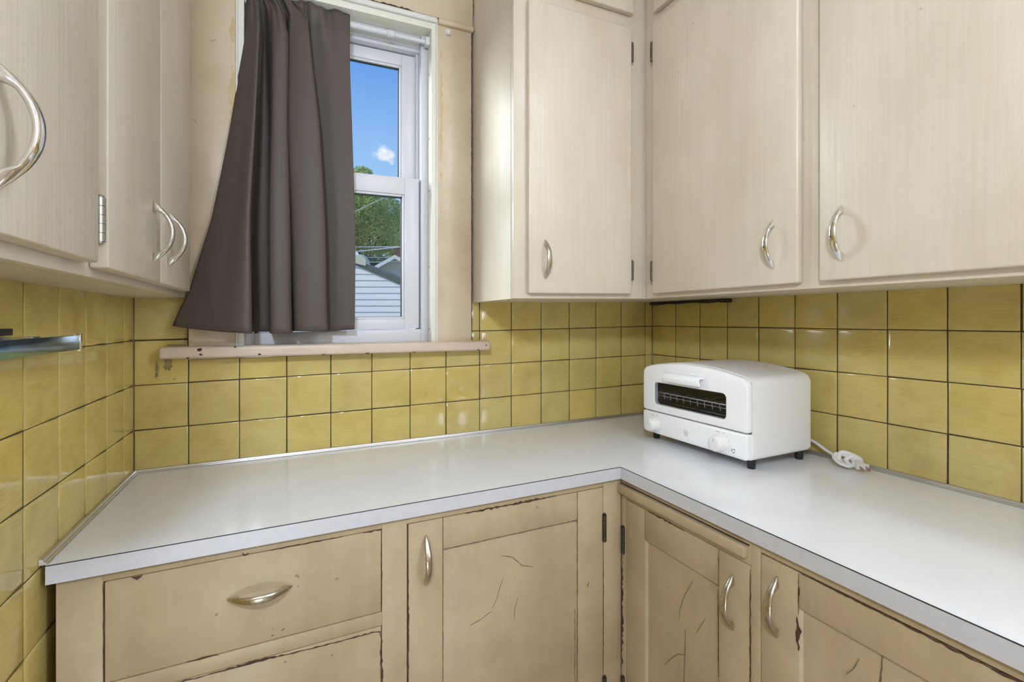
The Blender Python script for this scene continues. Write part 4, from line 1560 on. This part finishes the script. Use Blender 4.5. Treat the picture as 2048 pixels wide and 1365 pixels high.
def stitch_row(r0, name, gap=2, off=0.0012):
    q = MB()
    rr = int(r0)
    ff = r0 - rr
    P = []
    for c in range(nc_):
        a = Vector(vs[rr * nc_ + c]); b_ = Vector(vs[(rr + 1) * nc_ + c])
        P.append(a.lerp(b_, ff) + Vector((0, -off, 0)))
    L_ = 0
    for c in range(0, nc_ - 1):
        d_ = (P[c + 1] - P[c])
        n = max(1, int(d_.length / 0.0032))
        for k in range(n):
            a = P[c] + d_ * (k / n)
            b_ = P[c] + d_ * ((k + 0.55) / n)
            q.tube([a, b_], 0.0004, 4, caps=False)
    q.build(name, M['stitch'], cu)


stitch_row(NR - 0.9, 'hem_stitch')
stitch_row(4.1, 'rod_pocket_stitch')

# small plastic hook on the casing
hk = thing('curtain_rod_bracket', 'small clear plastic bracket on the casing at the upper right of the window', 'bracket', (0.752, -0.025, 2.11))
MB().box(0.7445, 0.7590, -0.0215, -0.0198, 2.099, 2.121, 0.0006).build('plate', M['hook'], hk)
MB().box(0.7465, 0.7570, -0.0345, -0.0216, 2.1005, 2.1045, 0.0008).box(0.7465, 0.7570, -0.0345, -0.0320, 2.1046, 2.1150, 0.0008).build('cradle', M['hook'], hk)

# ------------------------------------------------------------------ bar on the left wall
blue = mottled('blue_chrome', (0.15, 0.36, 0.58), (0.28, 0.44, 0.58), scale=(30, 14, 60), rough=0.12, rough2=0.2)  # blue tones mottled into the metal's base colour
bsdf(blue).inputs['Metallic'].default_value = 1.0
tb = thing('towel_bar', 'flat blue chrome bar on the left tiled wall under the shallow cabinet', 'towel bar', (0.04, -0.62, 1.24))
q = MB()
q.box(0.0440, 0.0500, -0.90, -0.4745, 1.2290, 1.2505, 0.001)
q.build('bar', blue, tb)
q = MB()
q.box(0.0430, 0.0515, -0.4722, -0.4660, 1.2270, 1.2530, 0.001)
q.build('end_cap', M['chrome'], tb)
q = MB()
q.box(0.0432, 0.0495, -0.4744, -0.4722, 1.2292, 1.2503)
q.build('collar', M['black'], tb)
q = MB()
q.box(0.0003, 0.0120, -0.66, -0.560, 1.2535, 1.2625, 0.001)
q.build('wall_plate', M['black'], tb)
q = MB()
q.box(0.0003, 0.0445, -0.60, -0.575, 1.2400, 1.2520, 0.001)
q.build('arm', M['chrome'], tb)

# ------------------------------------------------------------------ black strip under the right wall cabinet
ps = thing('power_strip', 'black strip with a drooping cable fixed under the right wall cabinet in the corner', 'power strip', (1.53, -0.17, 1.31))
q = MB()
q.box(1.516, 1.540, -0.330, -0.020, 1.3065, 1.3132, 0.001)
q.build('housing', M['black'], ps)
q = MB()
q.box(1.512, 1.543, -0.352, -0.3305, 1.3010, 1.3133, 0.0015)
q.build('end_block', M['black'], ps)
q = MB()
q.tube(cat([(1.520, -0.016, 1.3070), (1.516, -0.03, 1.3030), (1.516, -0.07, 1.3035), (1.516, -0.11, 1.3060), (1.515, -0.15, 1.3045), (1.516, -0.20, 1.3060), (1.516, -0.23, 1.3065), (1.515, -0.265, 1.3040), (1.516, -0.30, 1.3035), (1.518, -0.332, 1.3065)]), 0.0022, 8)
q.build('cable', M['black'], ps)

# ------------------------------------------------------------------ outdoors
M['siding'] = None
ms = mat('pale_siding', (0.84, 0.81, 0.82), 0.6)
M['siding'] = ms
M['roof'] = mottled('grey_green_shingle', (0.085, 0.115, 0.12), (0.06, 0.08, 0.085), scale=(6, 6, 6), rough=0.8)
M['tan_wall'] = mat('tan_house_wall', (0.52, 0.47, 0.40), 0.7)
M['white_trim'] = mat('white_outdoor_trim', (0.75, 0.74, 0.74), 0.6)
M['brick'] = mottled('chimney_brick', (0.10, 0.045, 0.04), (0.06, 0.03, 0.03), scale=(10, 10, 30), rough=0.9)
M['leaf'] = mottled('sunlit_leaves', (0.62, 0.66, 0.17), (0.27, 0.38, 0.10), scale=(0.9, 0.9, 0.9), rough=0.55)
M['leaf_dark'] = mottled('dark_leaves', (0.07, 0.14, 0.07), (0.03, 0.07, 0.045), scale=(0.7, 0.7, 0.7), rough=0.6)
for k_ in ('leaf', 'leaf_dark'):
    pass
M['bark'] = mat('bark', (0.11, 0.085, 0.065), 0.9)
M['lawn'] = mottled('lawn', (0.06, 0.11, 0.03), (0.09, 0.13, 0.04), scale=(2, 2, 2), rough=0.9)
M['cable'] = mat('overhead_wire', (0.62, 0.63, 0.66), 0.5)

GZ = -0.9
q = MB()
q.add([(-60, 0.5, GZ), (60, 0.5, GZ), (60, 120, GZ), (-60, 120, GZ), (-60, 0.5, GZ - 0.5), (60, 0.5, GZ - 0.5), (60, 120, GZ - 0.5), (-60, 120, GZ - 0.5)],
      [(0, 1, 2, 3), (4, 5, 6, 7), (0, 1, 5, 4), (1, 2, 6, 5), (2, 3, 7, 6), (3, 0, 4, 7)])
struct(q.build('ground', M['lawn'], k=0))

FWv = Vector((math.sin(YAW), math.cos(YAW), 0))
RTv = Vector((math.cos(YAW), -math.sin(YAW), 0))


def outd(mbx, name, mt_, par):
    return mbx.build(name, mt_, par, k=0)


def frame_pts(o, pts):
    """(right, up, depth) about an origin, square to the window's view"""
    return [o + RTv * a + Vector((0, 0, 1)) * h + FWv * d_ for (a, h, d_) in pts]


# garage with pale siding, gable towards us
og = Vector((1.78, 13.38, 0))
ga = thing('garage', 'pale sided garage with a dark gable roof beyond the window', 'garage', tuple(og + Vector((0, 0, GZ))), k=0)
hw, ze, zp = 3.4, 1.55, 3.02
q = MB()
course = 0.186
z = GZ
k_ = 0
vsg, fsg = [], []
# lapped siding: each course leans out at its foot
while z < zp - 0.02:
    z1 = min(z + course, zp - 0.001)
    def halfw(zz):
        return hw if zz <= ze else hw * (zp - zz) / (zp - ze)
    a0, a1 = halfw(z), halfw(z1)
    pts = frame_pts(og, [(-a0, z, -0.022), (a0, z, -0.022), (a1, z1, -0.002), (-a1, z1, -0.002), (-a0, z, 0.0), (a0, z, 0.0)])
    q.add(pts, [(0, 1, 2, 3), (0, 1, 5, 4)])
    z = z1
body = [(-hw, GZ, 0), (hw, GZ, 0), (hw, ze, 0), (0, zp, 0), (-hw, ze, 0)]
pts = frame_pts(og, body) + frame_pts(og, [(a, h, 6.0) for (a, h, d_) in body])
n5 = 5
q.add(pts, [tuple(range(5)), tuple(range(5, 10))] + [(i, (i + 1) % 5, 5 + (i + 1) % 5, 5 + i) for i in range(5)])
outd(q, 'wall', M['siding'], ga)
q = MB()
th = 0.17
ov = 0.08
sl = (zp - ze) / hw
for s in (-1, 1):
    e_ = hw + 0.3
    prof = [(0, zp + 0.01), (s * e_, zp - e_ * sl + 0.01), (s * e_, zp - e_ * sl + th), (0, zp + th)]
    pts = frame_pts(og, [(a, h, -ov) for (a, h) in prof]) + frame_pts(og, [(a, h, 6.3) for (a, h) in prof])
    q.add(pts, [(0, 1, 2, 3), (4, 5, 6, 7), (0, 1, 5, 4), (1, 2, 6, 5), (2, 3, 7, 6), (3, 0, 4, 7)])
outd(q, 'roof', M['roof'], ga)
q = MB()
pts = frame_pts(og, [(a, h, d_) for d_ in (-ov - 0.02, 0.3) for (a, h) in ((0.05, zp - 0.02), (0.62, zp - 0.16), (0.62, zp + 0.02), (0.50, zp + 0.17), (0.05, zp + 0.17))])
q.add(pts, [tuple(range(5)), tuple(range(5, 10))] + [(i, (i + 1) % 5, 5 + (i + 1) % 5, 5 + i) for i in range(5)])
outd(q, 'ridge_vent', mat('pale_yellow_vent', (0.62, 0.60, 0.45), 0.7), ga)

# house further back
oh = Vector((5.52, 24.88, 0))
ho_ = thing('house', 'tan house with white roof edges and a brick chimney behind the garage', 'house', tuple(oh + Vector((0, 0, GZ))), k=0)
hw2, ze2, zp2 = 3.6, 2.6, 4.62
body = [(-hw2, GZ, 0), (hw2, GZ, 0), (hw2, ze2, 0), (0, zp2, 0), (-hw2, ze2, 0)]
q = MB()
pts = frame_pts(oh, body) + frame_pts(oh, [(a, h, 4.0) for (a, h, d_) in body])
q.add(pts, [tuple(range(5)), tuple(range(5, 10))] + [(i, (i + 1) % 5, 5 + (i + 1) % 5, 5 + i) for i in range(5)])
outd(q, 'wall', M['tan_wall'], ho_)
q = MB()
sl = (zp2 - ze2) / hw2
for s in (-1, 1):
    e_ = hw2 + 0.3
    prof = [(0, zp2 + 0.0), (s * e_, zp2 - e_ * sl), (s * e_, zp2 - e_ * sl + 0.2), (0, zp2 + 0.2)]
    pts = frame_pts(oh, [(a, h, -0.3) for (a, h) in prof]) + frame_pts(oh, [(a, h, 4.2) for (a, h) in prof])
    q.add(pts, [(0, 1, 2, 3), (4, 5, 6, 7), (0, 1, 5, 4), (1, 2, 6, 5), (2, 3, 7, 6), (3, 0, 4, 7)])
outd(q, 'roof', M['white_trim'], ho_)
q = MB()
pts = frame_pts(oh, [(a, h, d_) for d_ in (1.2, 1.8) for (a, h) in ((-0.42, 4.2), (-0.02, 4.2), (-0.02, 5.50), (-0.42, 5.50))])
q.add(pts, [(0, 1, 2, 3), (4, 5, 6, 7), (0, 1, 5, 4), (1, 2, 6, 5), (2, 3, 7, 6), (3, 0, 4, 7)])
outd(q, 'chimney', M['brick'], ho_)


def tree(name, label, centre, trunk_h, blobs, nleaf, size, leafm, seed):
    t = thing(name, label, 'tree', (centre[0], centre[1], GZ), k=0, group='trees behind the garage')
    r = random.Random(seed)
    c = Vector((centre[0], centre[1], GZ))
    q = MB()
    q.tube([c, c + Vector((0.1, 0, trunk_h * 0.5)), c + Vector((-0.1, 0.1, trunk_h))], [0.35, 0.28, 0.18], 10)
    for i in range(9):
        b_ = blobs[i % len(blobs)]
        e_ = c + Vector(b_[:3]) + Vector((r.uniform(-1, 1), r.uniform(-1, 1), r.uniform(-0.5, 0.5))) * b_[3] * 0.6
        s_ = c + Vector((0, 0, trunk_h * r.uniform(0.5, 0.95)))
        q.tube([s_, s_.lerp(e_, 0.5) + Vector((0, 0, 0.3)), e_], [0.11, 0.07, 0.025], 6)
    outd(q, 'trunk', M['bark'], t)
    vs, fs = [], []
    tot = sum(b_[3] ** 2 for b_ in blobs)
    for b_ in blobs:
        for i in range(int(nleaf * b_[3] ** 2 / tot)):
            d_ = Vector((r.gauss(0, 1), r.gauss(0, 1), r.gauss(0, 1))).normalized() * b_[3] * (r.uniform(0.35, 1.0) ** 0.5)
            p = c + Vector(b_[:3]) + Vector((d_.x, d_.y, d_.z * 0.85))
            u = Vector((r.gauss(0, 1), r.gauss(0, 1), r.gauss(0, 1))).normalized()
            w = u.orthogonal().normalized()
            s = size * r.uniform(0.6, 1.3)
            k0 = len(vs)
            n3 = u.cross(w)
            vs += [p - u * s, p + w * s * 0.55 + n3 * s * 0.12, p + u * s, p - w * s * 0.55 + n3 * s * 0.12]
            fs.append((k0, k0 + 1, k0 + 2, k0 + 3))
    q = MB()
    q.add(vs, fs, 0, False)
    outd(q, 'foliage', leafm, t)
    return t


tree('leafy_tree', 'tall sunlit green tree filling the lower sash above the roofs', (6.2, 39.0), 8.5,
     [(-0.7, -0.3, 10.7, 2.3), (1.0, 0.2, 11.0, 2.0), (-2.2, 0.2, 10.0, 2.3), (0.3, -0.6, 8.8, 1.9), (-1.0, 0.3, 12.6, 1.7), (1.9, 0.4, 9.4, 1.4), (-3.0, 0, 12.2, 1.8), (-0.6, 0, 14.0, 0.9)], 42000, 0.095, M['leaf'], 3)
tree('dark_tree', 'low dark green tree behind the garage roof', (5.3, 34.0), 4.6,
     [(-1.0, -0.3, 5.3, 1.7), (0.7, 0.0, 5.7, 1.5), (0.1, 0.2, 4.3, 1.7), (-2.4, 0, 5.2, 1.7), (1.8, 0.2, 5.0, 1.4)], 24000, 0.09, M['leaf_dark'], 5)
tree('far_tree', 'pale green tree at the far right edge of the lower pane', (10.6, 47.0), 8.0,
     [(-0.8, 0, 10.6, 2.3), (1.0, 0, 12.2, 2.2), (0.8, 0, 8.8, 2.2), (-0.5, 0, 7.6, 1.7)], 14000, 0.12, M['leaf'], 8)


def wire(label, a, b_, r=0.014, sag=0.04):
    a, b_ = Vector(a), Vector(b_)
    A = a - (b_ - a) * 2.5
    B = b_ + (b_ - a) * 2.5
    pts = []
    for i in range(25):
        t = i / 24
        pts.append(A.lerp(B, t) - Vector((0, 0, sag * (1 - (2 * t - 1) ** 2))))
    q = MB()
    q.tube(pts, r, 6)
    o = q.build('utility_wire', M['cable'], k=0)
    tag(o, label, 'wire', 'overhead wires outside')
    return o


wire('topmost level overhead wire crossing behind the lower pane', (2.583, 17.416, 4.043), (4.109, 16.709, 4.052), sag=0.0)
wire('overhead wire rising to the right just below the topmost level one', (2.583, 17.416, 3.907), (4.109, 16.709, 4.08), r=0.02, sag=0.03)
wire('thin overhead wire in front of the dark tree', (2.583, 17.416, 3.646), (4.109, 16.709, 3.655), r=0.007, sag=0.0)
wire('lowest overhead wire grazing the garage roof ridge', (2.583, 17.416, 3.457), (4.109, 16.709, 3.504), r=0.009, sag=0.0)
wire('steep overhead wire slanting across the leafy tree', (2.548, 17.432, 5.413), (3.508, 16.987, 5.904), r=0.012, sag=0.0)

# tidy helper properties
for o in bpy.data.objects:
    if '_at' in o:
        del o['_at']
for o in (P_PULL, P_PULL_OLD, P_HINGE, P_HINGE_BIG, P_HINGE_DARK):
    bpy.data.objects.remove(o)
